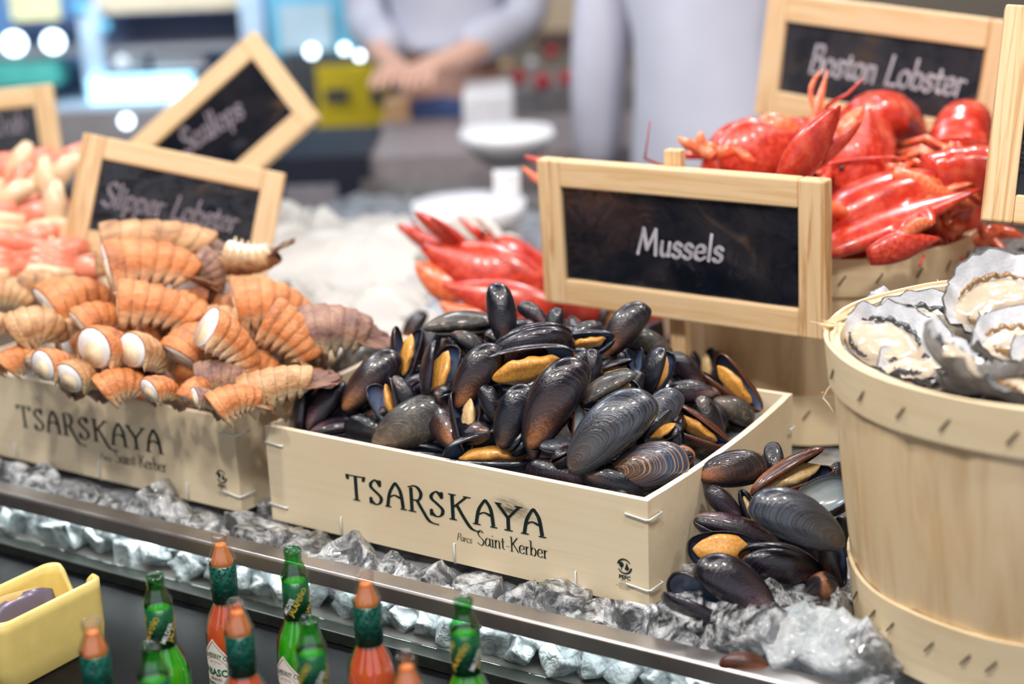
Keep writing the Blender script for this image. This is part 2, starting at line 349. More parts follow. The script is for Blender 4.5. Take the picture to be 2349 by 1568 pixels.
# ------------------------------------------------------------------ crates
L_, D_, H_ = .399, .2937, .0939
YAW = -0.57628
AX = Vector((math.cos(YAW), math.sin(YAW), 0)); AY = Vector((-math.sin(YAW), math.cos(YAW), 0)); UZ = Vector((0, 0, 1))
E1 = Vector((0.10239447, 1.15, 0)); E2 = Vector((-.264, 1.386, 0))
def crate(E, label):
    r = thing('wooden_crate', label, 'crate', E, None); r.rotation_euler = (0, 0, YAW)
    th = .006; mats = [M['crate'], M['crate_edge']]
    def panel(name, p0, p1, out, bow=0, ins=0):
        mb = MB(); p0 = Vector(p0); p1 = Vector(p1); n = 12; out = Vector(out); rows = []
        for i in range(n+1):
            t = i/n; p = p0.lerp(p1, t)+out*(bow*math.sin(PI*t)**.8); q = p-out*th
            rows.append([p, p+UZ*H_*1.0, q+UZ*H_, q])
        mb.loft(rows)
        o = mb.obj(name, mats, r, smooth=False)
        for f in o.data.polygons:
            if f.normal.z > .9: f.material_index = 1
        return o
    fpn = panel('front_panel', (-L_, 0, 0), (0, 0, 0), (0, -1, 0))
    panel('side_panel', (-.0002, th, 0), (-.0002, D_-th, 0), (1, 0, 0), .007)
    panel('side_panel', (-L_, D_-th, 0), (-L_, th, 0), (-1, 0, 0), .003)
    panel('back_panel', (0, D_, 0), (-L_, D_, 0), (0, 1, 0))
    MB().box((-L_/2, D_/2, .0035), (L_-.002, D_-.002, .005)).obj('base', M['crate'], r, smooth=False)
    # lettering
    mp0 = lambda x, z, e=.0005: Vector((x, -e, z))
    fp = lambda px, py: r_inv @ on_plane(px, py, E1, -AY)
    r_inv = (Matrix.Translation(E1) @ Matrix.Rotation(YAW, 4, 'Z')).inverted()
    a, b = fp(800, 1142), fp(1252, 1232); hh = fp(822, 1085).z-fp(822, 1139).z
    s = (b.x-a.x)/7.8; mb = MB()
    for q in TS: draw(mb, strk(q), lambda x, y: mp0(a.x+x*s, a.z+(b.z-a.z)*x/7.8+y*hh), (.14, .03), .048)
    mb.obj('lettering', M['ink'], fpn, smooth=False)
    a, b = fp(1096, 1247), fp(1259, 1281); s = (b.x-a.x)/textw('Saint-Kerber', .02); mb = MB()
    text(mb, 'Saint-Kerber', lambda x, y: mp0(a.x+x*s, a.z+(b.z-a.z)*x*s/(b.x-a.x)+y*s*1.05), (.105, .0), .03, serif=True, track=.02)
    a2, b2 = fp(1048, 1237), fp(1083, 1242); s2 = (b2.x-a2.x)/textw('Parcs', 0)
    text(mb, 'Parcs', lambda x, y: mp0(a2.x+x*s2, a2.z+y*s2*1.0), (.1, .02), .05, slant=.25)
    mb.obj('lettering', M['ink'], fpn, smooth=False)
    c = fp(1433, 1298); mb = MB(); R0 = .0062
    for k in range(20):
        for h0, h1 in ((.6, 2.9), (3.6, 6.2)):
            t0, t1 = h0+(h1-h0)*k/20, h0+(h1-h0)*(k+1)/20; w = .0009+.0008*(k/20)
            mb.add([mp0(c.x+(R0+d)*math.cos(t), c.z+(R0+d)*math.sin(t)) for t, d in ((t0, -w/2), (t1, -w/2), (t1, w/2), (t0, w/2))], [(0, 1, 2, 3)])
    for cx, cz, rr in ((-.0028, .0012, .0022), ):
        mb.add([mp0(c.x+cx+rr*math.cos(t), c.z+cz+rr*1.1*math.sin(t)) for t in [2*PI*k/14 for k in range(14)]], [tuple(range(14))])
        mb.add([mp0(c.x+cx+dx, c.z+dz) for dx, dz in ((-.0004, -.0036), (.0004, -.0036), (.0003, .0), (-.0003, 0))], [(0, 1, 2, 3)])
    mb.add([mp0(c.x+.0022+dx, c.z+dz) for dx, dz in ((-.0022, -.0026), (.0024, -.0026), (0, .0038))], [(0, 1, 2)])
    mb.add([mp0(c.x+.0022+dx, c.z+dz) for dx, dz in ((-.0004, -.0038), (.0004, -.0038), (.0004, -.002), (-.0004, -.002))], [(0, 1, 2, 3)])
    mp = lambda x, y: mp0(c.x+x, c.z+y)
    ftext(mb, 'PEFC', mp, .0036, 0, -.0115, .5, .03)
    for k, t_ in enumerate(('PROMOUVOIR', 'LA GESTION DURABLE', 'DE LA FORET')): ftext(mb, t_, mp, .0012, 0, -.0165-.0019*k, .5, 0)
    ftext(mb, 'PEFC/10-31-1', mp, .001, 0, -.0135, .5, 0)
    mb.obj('certification_mark', M['ink'], fpn, smooth=False)
    # staples
    def wire(pts): MB().tube(pts, .0009, 6).obj('staple', M['staple'], r)
    for z, dz in ((.078, .002), (.0165, .002)):
        wire([(-.021, .002, z+dz), (-.02, -.0012, z+dz), (-.001, -.0016, z), (.0014, -.0004, z), (.004, .017, z+.001), (.001, .0175, z+.001)])
        wire([(-L_+.021, .002, z-.001), (-L_+.02, -.0012, z-.001), (-L_-.001, -.0014, z), (-L_-.0012, .014, z)])
    wire([(.003, D_-.012, .062), (.0035, D_-.002, .062), (-.002, D_+.001, .062)])
    for x in (-.315, -.19, -.068, ):
        wire([(x, .002, .0185), (x, -.0012, .0185), (x, -.0012, .0002), (x, .003, -.0012)])
    return r
c1 = crate(E1, 'pale wooden crate full of black mussels, its printed name sharp and smudged')
c2 = crate(E2, 'pale wooden crate of orange lobster tails, cut off by the left edge')
# smudge over the print of the mussel crate, a thin dirty patch with its own outline
t = NT('charcoal_smudge'); t.set(Roughness=.8); t.b.inputs['Base Color'].default_value = srgb(30, 26, 24)
v = t.coord((60, 60, 420)); n = t.noise(v, 1.0, 6, .7)
tc = t.new('ShaderNodeTexCoord'); g = t.new('ShaderNodeTexGradient', gradient_type='SPHERICAL'); mpn = t.new('ShaderNodeMapping'); mpn.inputs['Location'].default_value = (0, 0, 0)
mpn.inputs['Scale'].default_value = (40, 1, 80); t.l(tc.outputs['Object'], mpn.inputs[0]); t.l(mpn.outputs[0], g.inputs[0])
mu = t.new('ShaderNodeMath', operation='MULTIPLY'); t.l(g.outputs[1], mu.inputs[0]); t.l(t.ramp(n, [(.42, 0), (.6, .9)]), mu.inputs[1]); t.l(mu.outputs[0], t.b.inputs['Alpha'])
ri = (Matrix.Translation(E1) @ Matrix.Rotation(YAW, 4, 'Z')).inverted(); sm = ri @ on_plane(1180, 1168, E1, -AY)
o = MB().add([(-.025, 0, -.013), (.025, 0, -.013), (.025, 0, .013), (-.025, 0, .013)], [(0, 1, 2, 3)]).obj('smudge', t.m, c1, smooth=False)
o.location = (sm.x, -.0009, sm.z); o.rotation_euler = (0, math.radians(12), 0)
# ------------------------------------------------------------------ the ice table
def rl(px, py, z): return atz(px, py, z)
A0 = rl(0, 1128, .002); A1 = rl(1800, 1566, .002); dr = (A1-A0).normalized(); nr = Vector((-dr.y, dr.x, 0)) # nr points away from viewer
def along(s, off, z): p = A0+dr*s+nr*off; return Vector((p.x, p.y, z))
S0, S1 = -.6, 1.45
mb = MB(); sec = [(0, .000), (.002, .002), (.021, .002), (.023, .0), (.023, -.013), (.021, -.0145), (.0015, -.0145), (0, -.0125)]
mb.loft([[along(s, a, b) for a, b in sec] for s in (S0, S1)])
tag(mb.obj('steel_rail', M['steel'], None, smooth=False, bevel=.0006), 'brushed steel rail edging the ice bed, rust specks along its underside', 'rail')
t = NT('clear_pane'); t.n.remove(t.b); tr = t.new('ShaderNodeBsdfTransparent'); tr.inputs[0].default_value = (.93, .97, .96, 1)
gl = t.new('ShaderNodeBsdfGlossy'); gl.inputs['Roughness'].default_value = .04; fr = t.new('ShaderNodeLayerWeight')
mx = t.new('ShaderNodeMixShader'); t.l(t.ramp(fr.outputs['Facing'], [(0, .03), (.7, .07), (1, .5)]), mx.inputs[0]); t.l(tr.outputs[0], mx.inputs[1]); t.l(gl.outputs[0], mx.inputs[2]); t.l(mx.outputs[0], t.out.inputs[0])
M['pane'] = t.m
def strip(name, offs, z0, z1, m, smooth=False):
    mb = MB(); a, b = offs
    mb.hexa([along(S0, a, z0), along(S1, a, z0), along(S1, b, z0), along(S0, b, z0), along(S0, a, z1), along(S1, a, z1), along(S1, b, z1), along(S0, b, z1)])
    return mb.obj(name, m, None, smooth=smooth, bevel=.001)
tag(strip('glass_panel', (.004, .008), -.05, -.0146, M['pane']), 'clear glass front of the ice bed below the steel rail', 'glass panel')

SHELF = -.062
mb = MB(); mb.hexa([along(S0, -.9, SHELF-.03), along(S1, -.9, SHELF-.03), along(S1, .02, SHELF-.03), along(S0, .02, SHELF-.03), along(S0, -.9, SHELF), along(S1, -.9, SHELF), along(S1, .02, SHELF), along(S0, .02, SHELF)])
tag(mb.obj('black_counter', M['black'], None, smooth=False), 'polished black counter under the sauce bottles', 'counter')
mb = MB(); mb.hexa([along(S0, -.88, -.95), along(S1, -.88, -.95), along(S1, 1.5, -.95), along(S0, 1.5, -.95), along(S0, -.88, SHELF-.031), along(S1, -.88, SHELF-.031), along(S1, 1.5, SHELF-.031), along(S0, 1.5, SHELF-.031)])
cabinet = mb.obj('counter_cabinet', M['blackrim'], None, smooth=False); strip('frame_strip', (-.008, .0095), SHELF+.0005, -.05, M['blackrim']).parent = cabinet
tag(cabinet, 'dark cabinet carrying the seafood display', 'cabinet')
lamp(along(.45, .016, -.0155), along(.45, .05, -.06), 1.9, 1.7, (.98, .99, 1), sy=.01, nm='ice_fill_strip').rotation_euler = (math.radians(12), 0, math.atan2(dr.y, dr.x))  # added area light brightening the ice behind the glass, not a known fixture
# ice bed surface
BX = 1.36
mb = MB(); nx, ny = 150, 110
def bedz(s, off):
    z = -.02+.010*noise.noise(Vector((s*28, off*28, 3)))+.006*noise.noise(Vector((s*70, off*70, 9)))
    z += .012*min(1, max(0, (off-.02)/.08))
    p = A0+dr*s+nr*off
    g = lambda c, r: math.exp(-((p.x-c[0])**2+(p.y-c[1])**2)/r**2)
    z += .07*g((-.1, 1.98), .16)+.03*g((.36, 1.3), .05)
    for E, in ((E1,), (E2,)):
        l = p-E; a = l.dot(AX); b = l.dot(AY)
        if -L_-.02 < a < .02 and -.015 < b < D_+.015: z = min(z, -.004)
    for c, rr in (((.408, 1.10), .165), ((.328, 1.655), .15)):
        if math.hypot(p.x-c[0], p.y-c[1]) < rr: z = min(z, -.004)
    return z
rows = []
for i in range(nx+1):
    s = S0+(S1-S0)*i/nx; rows.append([along(s, .036, -.05)]+[along(s, .040+BX*(j/ny), bedz(s, .040+BX*(j/ny))-(.012 if j < 2 else 0)) for j in range(ny+1)])
mb.loft(rows, close=False)
bed = mb.obj('crushed_ice', M['crushed']); tag(bed, 'grey crushed ice filling the bed under crates and baskets', 'ice', kind='stuff')
mb = MB()
mb.hexa([along(S0, .009, SHELF-.03), along(S1, .009, SHELF-.03), along(S1, BX+.052, SHELF-.03), along(S0, BX+.052, SHELF-.03), along(S0, .009, -.05), along(S1, .009, -.05), along(S1, BX+.052, -.05), along(S0, BX+.052, -.05)])
mb.hexa([along(S0, BX+.0511, -.05), along(S1, BX+.0511, -.05), along(S1, BX+.0525, -.05), along(S0, BX+.0525, -.05), along(S0, BX+.0511, .02), along(S1, BX+.0511, .02), along(S1, BX+.0525, .02), along(S0, BX+.0525, .02)])
tag(mb.obj('ice_trough', M['steel'], None, smooth=False), 'steel trough holding the ice bed', 'trough')
# ice cubes
def ice_mesh(seed, mat='ice'):
    rr = random.Random(seed); bm = bmesh.new(); bmesh.ops.create_cube(bm, size=1)
    bmesh.ops.subdivide_edges(bm, edges=bm.edges, cuts=5, use_grid_fill=True)
    off = Vector((seed*7.1, seed*3.3, 0)); hollow = Vector((rr.uniform(-.2, .2), rr.uniform(-.2, .2), .5))
    for vv in bm.verts:
        p = vv.co.copy(); q = p.normalized()*.62; p = p.lerp(q, .12)
        p += p.normalized()*(.10*noise.noise(p*2.2+off)+.035*noise.noise(p*7+off))
        if seed % 2 == 0 and p.z > 0: d = math.hypot(p.x-hollow.x, p.y-hollow.y); p.z -= .28*math.exp(-(d/.22)**2)
        vv.co = Vector((p.x*rr.uniform(.99, 1.01), p.y, p.z*.9))
    me = bpy.data.meshes.new('ice_cube'); bm.to_mesh(me); bm.free(); me.materials.append(M[mat])
    me.polygons.foreach_set('use_smooth', [True]*len(me.polygons)); return me
ICE = [ice_mesh(k) for k in range(6)]; FROST = [ice_mesh(k, 'frost') for k in range(4)]
def cube(p, s, grp, lab, bank=None):
    o = place('ice_cube', rnd.choice(bank or ICE)); o.location = p; o.rotation_euler = [rnd.uniform(0, 6.3) for _ in range(3)]; o.scale = (s, s, s*rnd.uniform(.8, 1.1))
    tag(o, lab, 'ice cube', grp); return o
def blocked(p, m=.0):
    for E in (E1, E2):
        l = p-E; a = l.dot(AX); b = l.dot(AY)
        if -L_-m < a < m+.004 and -m < b < D_+m: return True
    for c, rr in (((.408, 1.10), .152), ((.328, 1.655), .15)):
        if math.hypot(p.x-c[0], p.y-c[1]) < rr+m: return True
    return False
pts = []
def tryp(p, md):
    if any((p-q).length < md for q in pts): return False
    pts.append(p); return True
n = 0
for _ in range(5000):   # between rail and crates
    s = rnd.uniform(-.25, 1.1); off = rnd.uniform(.038, .17); p = along(s, off, 0)
    if blocked(p, .014): continue
    p.z = -.012+rnd.uniform(-.010, .004)+(.012 if off > .1 and s > .62 else 0)
    if tryp(p, .027): cube(p, rnd.uniform(.032, .048), 'ice cubes between the rail and the crates', 'grey clear ice cube on the bed between steel rail and wooden crates'); n += 1
    if n > 150: break
pts = []; n = 0
for _ in range(4000):   # seen through the glass front
    s = rnd.uniform(-.2, 1.0); p = along(s, rnd.uniform(.022, .030), rnd.choice((-.038, -.018))+rnd.uniform(-.004, .004))
    if tryp(p, .0235): cube(p, rnd.uniform(.022, .028), 'ice cubes behind the glass front', 'bright ice cube pressed behind the glass below the steel rail', FROST); n += 1
    if n > 95: break
for px, py, sc_, w in ((1575, 1425, 1., 'clear ice lump between the crate corner and the rail'), (1520, 1450, .9, 'small ice lump left of the lowest gaping mussel'), (1640, 1470, 1.1, 'ice lump under the gaping purple mussel'), (1730, 1495, 1.3, 'ice lump before the lowest flat brown mussel'), (1800, 1500, 1.5, 'large white ice shard pile centre at the bottom'), (1880, 1530, 1.5, 'large ice shard nearest the bottom edge'), (1930, 1480, 1.3, 'ice lump at the foot of the oyster basket'), (1960, 1545, 1.3, 'ice lump under the basket hoop at the bottom edge'), (1860, 1465, 1.2, 'bluish ice shard behind the white shards'), (1770, 1400, 1.1, 'clear ice lump right of the violet-sheened mussel'), (1860, 1410, 1., 'ice lump under the beak-on mussel'), (1700, 1450, 1., 'ice lump below the violet-sheened mussel'), (1910, 1420, 1.1, 'ice lump touching the basket below the upright mussel')):
    p = atz(px, py, .008)
    if (p-A0).dot(nr) < .05: p += nr*(.05-(p-A0).dot(nr))
    cube(p, .031*sc_, 'ice lumps in front of the oyster basket', w, FROST if 'shard' in w or 'foot' in w else None)
# ice inside the mussel crate
mb = MB(); rows = []
for i in range(41):
    rows.append([E1+AX*(-.0065-(L_-.013)*i/40)+AY*(.0065+(D_-.013)*j/30)+UZ*(.071+.006*noise.noise(Vector((i*.7, j*.7, 2)))) for j in range(31)])
mb.loft(rows, close=False); tag(mb.obj('packed_ice', M['crushed']), 'crushed ice showing around the mussels inside their crate', 'ice', kind='stuff')
mb = MB(); mb.box((0, 0, 0), (L_-.014, D_-.014, .06)); o = mb.obj('packed_ice', M['crushed']); o.location = E2-AX*L_/2+AY*D_/2+UZ*.037; o.rotation_euler = (0, 0, YAW); tag(o, 'ice filling under the orange lobster tails in their crate', 'ice', kind='stuff')
# ------------------------------------------------------------------ baskets
def basket(C, zr, rt_, rb, label, seed, frayed=False, hoop=.034, low=.055):
    r = thing('round_basket', label, 'basket', (C[0], C[1], 0)); rr = random.Random(seed); NS = 22
    rad = lambda z: rb+(rt_-rb)*z/zr
    prof = []
    for i in range(NS*6+1):
        a = 2*PI*i/(NS*6); k = (i % 6)/6; prof.append((a, -.0022*abs(2*k-1)**6-.0016*(1 if (i//6) % 2 else 0)))
    prof = prof[:-1]
    mb = MB(); zs = [zr*q/8 for q in range(9)]
    mb.loft([[((rad(z)+d+.002*math.sin(PI*z/zr))*math.cos(a), (rad(z)+d+.002*math.sin(PI*z/zr))*math.sin(a), z) for a, d in prof] for z in zs]+
            [[((rad(z)+d-.003)*math.cos(a), (rad(z)+d-.003)*math.sin(a), z) for a, d in prof] for z in reversed(zs)], cap=(False, False))
    mb.obj('staves', M['basket'], r)
    def band(name, z0, z1, off, th, wav=.0012, m='hoop'):
        mb = MB(); n = 72; rings = []
        for i in range(n):
            a = 2*PI*i/n; w = wav*noise.noise(Vector((math.cos(a)*2, math.sin(a)*2, seed+z0*50)))*2
            def q(z, o): R = rad(z)+o; return (R*math.cos(a), R*math.sin(a), z+w)
            rings.append([q(z0, off), q(z1, off), q(z1, off+th), q(z0, off+th)])
        rings.append(rings[0]); mb.loft(rings, cap=(False, False)); return mb.obj(name, M[m], r, smooth=False)
    band('top_hoop', zr-hoop, zr+.001, .0015, .003)
    band('inner_hoop', zr-.02, zr-.001, -.007, .0035)
    band('bottom_hoop', .0, low, .001, .003)
    MB().lathe([(0.001, .006), (rb-.002, .006), (rb-.002, .001), (.001, .001)], 48).obj('base', M['basket'], r)
    for z, n, st in ((zr-hoop*.55, 14, .25), (low*.62, 18, .18)):
        for k in range(n):
            a = -PI*.98+k*(1.1*PI/n)+rr.uniform(-.04, .04); R = rad(z)+.0052; tt = Vector((-math.sin(a), math.cos(a), 0)); rv = Vector((math.cos(a), math.sin(a), 0))
            d = (tt*.6+UZ*.8).normalized()*.006; c = rv*R+UZ*z
            MB().tube([c-d, c, c+d], .0007, 5).obj('staple', M['rust'], r)
    return r
B1 = (.408, 1.10); b1 = basket(B1, .231, .1705, .1435, 'tall round veneer basket heaped with open oysters', 1)
B2 = (.328, 1.655); b2 = basket(B2, .2, .17, .148, 'round veneer basket of red lobsters behind the mussel sign', 2, hoop=.038)
def vec(p): return Vector(p)
# torn veneer flap and splinters at the near basket's left rim
mb = MB(); base = [(1902, 752), (1925, 735), (1960, 722), (1985, 708)]
tp = [atz(px, py, .232) for px, py in base]; rows = []
for i, p in enumerate(tp): rows.append([p+Vector((0, 0, .0)), p+Vector((-.004, .0, .004)), p+Vector((-.007, -.002, .003)), p+Vector((-.004, -.003, -.001))])
fl = MB().loft(rows); 
for k in range(10):
    q = tp[0]+Vector((rnd.uniform(-.002, .012), 0, .002)); fl.tube([q, q+Vector((-rnd.uniform(.006, .014), rnd.uniform(-.004, .004), rnd.uniform(-.003, .006)))], [.0009, .0002], 4)
o = fl.obj('torn_veneer', M['hoop'], b1, smooth=False); o.matrix_parent_inverse = Matrix.Translation((-B1[0], -B1[1], 0))
spl = MB()
for k, (px, py, ex, ey) in enumerate(((1905, 884, 1888, 912), (1888, 912, 1912, 945), (1893, 905, 1884, 900), (2153, 656, 2150, 640))):
    q0 = atd(px, py, 1.225 if k < 3 else 1.33); q1 = atd(ex, ey, 1.22 if k < 3 else 1.33); spl.tube([q0, (q0+q1)/2+Vector((0, 0, .001)), q1], [.0008, .0006, .0003], 4)
o = spl.obj('splinters', M['hoop'], b1, smooth=False); o.matrix_parent_inverse = Matrix.Translation((-B1[0], -B1[1], 0))
# small oyster basket behind at the far right
b3 = basket((.61, 1.52), .175, .12, .10, 'smaller veneer basket of rough oysters at the far right', 3, hoop=.04)
# ------------------------------------------------------------------ chalk signs
def sign(quad, P0, yaw, tilt, words, label, fw, mat='board', lett=None, stake=None, seed=0, style=None):
    y, tl = math.radians(yaw), math.radians(tilt)
    n = Vector((math.sin(y)*math.cos(tl), -math.cos(y)*math.cos(tl), math.sin(tl)))
    q = [on_plane(a, b, P0, n) for a, b in quad]
    X = ((q[1]-q[0])+(q[2]-q[3])); w = X.length/2; X.normalize()
    Y = ((q[0]-q[3])+(q[1]-q[2])); h = Y.length/2; Y = (Y-X*Y.dot(X)).normalized(); Z = X.cross(Y)
    if Z.dot(n) < 0: Z = -Z
    c = (q[0]+q[1]+q[2]+q[3])/4
    m = Matrix(((X.x, Y.x, Z.x), (X.y, Y.y, Z.y), (X.z, Y.z, Z.z))).to_4x4(); m.translation = c
    r = thing('chalkboard_sign', label, 'sign'); r.matrix_world = m
    T = .017; ins = .003
    def bar(x0, x1, y0, y1, mt, ex=0):
        o = MB().box((0, 0, 0), (x1-x0, y1-y0, T)).obj('frame_bar', M[mt], r, smooth=False, bevel=.0022); o.location = ((x0+x1)/2, (y0+y1)/2, -T/2)
    f_, g_ = fw
    bar(-w/2, -w/2+f_, -h/2, h/2, 'frame_v'); bar(w/2-f_, w/2, -h/2, h/2, 'frame_v')
    bar(-w/2+f_, w/2-f_, h/2-g_, h/2, 'frame'); bar(-w/2+f_, w/2-f_, -h/2, -h/2+g_, 'frame')
    mb = MB(); nx, ny = 30, 16; rr = seed*3.7; rows = []
    for i in range(nx+1):
        rows.append([Vector((-w/2+f_-.002+(w-2*f_+.004)*i/nx, -h/2+g_-.002+(h-2*g_+.004)*j/ny, -.006+.0012*noise.noise(Vector((i*.25, j*.3, rr))))) for j in range(ny+1)])
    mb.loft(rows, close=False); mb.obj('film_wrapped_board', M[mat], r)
    MB().box((0, 0, -T+.001), (w-2*f_+.01, h-2*g_+.01, .003)).obj('backing', M['blackrim'], r, smooth=False)
    if words:
        a, b, ht = lett  # pixel of baseline start, baseline end, cap height ratio
        mi = m.inverted(); pa = mi @ on_plane(a[0], a[1], c, Z); pb = mi @ on_plane(b[0], b[1], c, Z)
        wd_ = textw(words, .03); s = (pb-pa).length/wd_; d = (pb-pa).normalized(); e = Vector((-d.y, d.x, 0)); mb = MB()
        text(mb, words, lambda x, y_: pa+d*(x*s)+e*(y_*s*ht)+Vector((0, 0, -.0035)), (.13, .09), .10, slant=.16, track=.03)
        mb.obj('chalk_lettering', M[style or 'chalk'], r, smooth=False)
    if stake:
        x, y1, y0 = stake
        MB().box((0, 0, 0), (.018, y1-y0, .012)).obj('stake', M['frame_v'], r, smooth=False, bevel=.001).location = (x, (y0+y1)/2, -T-.007)
    return r, w, h
CB = E1+AY*D_
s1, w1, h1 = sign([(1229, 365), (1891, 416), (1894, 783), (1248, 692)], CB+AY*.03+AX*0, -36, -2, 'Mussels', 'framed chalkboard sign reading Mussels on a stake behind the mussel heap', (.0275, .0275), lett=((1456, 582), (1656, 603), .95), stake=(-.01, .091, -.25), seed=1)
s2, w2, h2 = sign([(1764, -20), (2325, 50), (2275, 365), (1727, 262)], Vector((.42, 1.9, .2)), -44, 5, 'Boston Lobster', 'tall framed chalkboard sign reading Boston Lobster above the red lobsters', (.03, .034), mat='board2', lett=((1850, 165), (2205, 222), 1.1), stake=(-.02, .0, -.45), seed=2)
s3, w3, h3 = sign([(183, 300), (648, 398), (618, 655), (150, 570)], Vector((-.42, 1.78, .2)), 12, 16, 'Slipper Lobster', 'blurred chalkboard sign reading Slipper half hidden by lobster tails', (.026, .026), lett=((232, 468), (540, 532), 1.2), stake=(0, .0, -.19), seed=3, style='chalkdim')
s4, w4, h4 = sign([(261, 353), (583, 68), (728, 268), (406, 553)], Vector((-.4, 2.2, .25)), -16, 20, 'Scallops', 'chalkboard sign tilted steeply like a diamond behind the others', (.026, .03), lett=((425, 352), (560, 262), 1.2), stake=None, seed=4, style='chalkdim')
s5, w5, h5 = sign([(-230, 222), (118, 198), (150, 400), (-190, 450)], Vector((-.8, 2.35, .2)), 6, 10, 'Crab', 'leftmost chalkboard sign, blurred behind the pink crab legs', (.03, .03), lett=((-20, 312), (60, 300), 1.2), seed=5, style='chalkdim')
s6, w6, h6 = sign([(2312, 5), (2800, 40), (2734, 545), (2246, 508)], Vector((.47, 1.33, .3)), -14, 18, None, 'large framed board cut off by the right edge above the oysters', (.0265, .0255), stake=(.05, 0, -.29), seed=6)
# ------------------------------------------------------------------ mussels
def outline(s, wf=1.0, bend=0):
    if not 0 < s < 1: return 0, 0
    yd = .285*wf*(s**.62*(1-s)**.40)/.497
    yv = -.195*wf*(s**.42*(1-s)**.42)/.559
    b = bend*4*s*(1-s)
    return yd+b, yv+b
def valve(nm, mats, wf=1.0, th=.19, bend=.02, seed=0):
    """one shell half, umbo at the origin, long axis X, bulging to +Z, inner side as second material"""
    mb = MB(); mb.uv = []; NS, NP = 26, 16; rr = Vector((seed*5.1, 1, 2)); S = []
    for i in range(NS+1): S.append(.5-.5*math.cos(PI*i/NS))
    def pt(i, ph, k):
        s = S[i]; yd, yv = outline(s, wf, bend); hw, yc = (yd-yv)/2, (yd+yv)/2
        hz = th*(s**.5*(1-s)**.5)/.5 if 0 < s < 1 else 0
        y = yc+hw*math.sin(ph); z = hz*max(0, math.cos(ph))**.75
        x = s
        d = .014*noise.noise(Vector((x*3, y*4, z*4))+rr)+.004*noise.noise(Vector((x*11, y*11, z*9))+rr)
        c = Vector((.52, .03, 0)); p = Vector((x, y, z+d*(z/th)))
        return (p-c)*k+c
    def growth(p):
        lo, hi = max(p.x, .01), 1.0
        if p.x <= .01: return .02
        for _ in range(12):
            m = (lo+hi)/2; yd, yv = outline(min(1, p.x/m), wf, bend)
            if yv <= p.y/m <= yd: hi = m
            else: lo = m
        return hi
    outer = [[pt(i, -PI/2+PI*j/NP, 1) for j in range(NP+1)] for i in range(NS+1)]
    inner = [[pt(i, -PI/2+PI*j/NP, .955) for j in range(NP+1)] for i in range(NS+1)]
    for r in inner:
        for p in r: p.z *= .93
    for R, mi in ((outer, 0), (inner, 1)):
        b = len(mb.v)
        for r in R:
            for p in r: mb.v.append(p); mb.uv.append((growth(Vector((p.x, p.y, 0)))*(.55+.45*(1-min(1, max(0, p.z)/th)) if mi else 1) if mi else min(1, growth(Vector((p.x, p.y, 0)))*1.0), p.z))
        for i in range(NS):
            for j in range(NP):
                a = b+i*(NP+1)+j; f = (a, a+1, a+NP+2, a+NP+1)
                mb.f.append(f if mi else f[::-1]); mb.m.append(mi)
    n = (NS+1)*(NP+1)
    for j in (0, NP):
        for i in range(NS):
            a = i*(NP+1)+j; c = a+NP+1; mb.f.append((a, c, c+n, a+n)); mb.m.append(0)
    return mb.mesh(nm, mats)
def meat_mesh(mats, wf=1.0, seed=0, bend=.02):
    mb = MB(); NS, NP = 20, 22; rings = []
    for i in range(NS+1):
        s = .5-.5*math.cos(PI*i/NS); x = .16+.72*s; yd, yv = outline(min(1, x), wf, bend); hw, yc = (yd-yv)/2*.8, (yd+yv)/2
        e = math.sin(PI*s)**.6 if 0 < s < 1 else 0; r = []
        for j in range(NP):
            a = 2*PI*j/NP; y = yc+hw*e*math.cos(a); z = .115*e*math.sin(a)*(1-.25*math.exp(-((math.cos(a)+.5)/.3)**2))
            q = Vector((x, y, z)); q += Vector((0, 1, 1))*.03*noise.noise(q*7+Vector((seed, 0, 0))); r.append(q)
        rings.append(r)
    mb.loft(rings); return mb.mesh('meat', mats)
SHP = [(1.0, .19, .02), (.88, .17, .05), (1.12, .2, .0), (.95, .21, -.02)]
_vc = {}
def get_valve(kind, k, pearl):
    key = (kind, k, pearl)
    if key not in _vc:
        wf, th, bd = SHP[k]; _vc[key] = valve('shell_half', [K[kind], M['pearl' if pearl else 'inside']], wf, th, bd, k)
    return _vc[key]
_mc = {}
def get_meat(pale, k):
    if (pale, k) not in _mc: _mc[(pale, k)] = meat_mesh(M['meatpale' if pale else 'meat'], SHP[k][0]*.98, k, SHP[k][2])
    return _mc[(pale, k)]
def mussel(Mx, kind, k, op, label, grp=None, meat=0, single=False, pearl=False, mirror=False):
    r = thing('mussel', label, 'mussel', group=grp)
    if mirror: Mx = Mx @ Matrix.Diagonal((1, -1, -1, 1))
    r.matrix_world = Mx
    me = get_valve(kind, k, pearl); b = math.radians(24); ax = Vector((math.cos(b), math.sin(b), 0))
    C = Matrix.Translation((-.5, -.03, 0))
    o = math.radians((op*1.3 if op > 18 else op)/2)
    A = Matrix.Rotation(-o, 4, ax); B = Matrix.Rotation(o, 4, ax)
    if single:
        place('shell_half', me, r, C @ Matrix.Diagonal((1, 1, -1, 1)))
    else:
        place('shell_half', me, r, C @ A); place('shell_half', me, r, C @ B @ Matrix.Diagonal((1, 1, -1, 1)))
    if meat: place('meat', get_meat(meat == 2, k), r, C @ (Matrix.Translation((-.12, 0, -.05)) @ Matrix.Scale(1.18, 4) if single else Matrix.Identity(4)) @ (Matrix.Rotation(0 if single else o*.55, 4, ax)))
    return r
a0, b0 = -.205, .155
def heap(p):   # height of the mussel pile over a point inside the crate
    l = p-E1; a, b = l.dot(AX), l.dot(AY)
    u = (a-a0)/.215; v = (b-b0)/.165
    return .075+.108*max(0, 1-abs(u)**1.7)*max(0, 1-abs(v)**1.8)
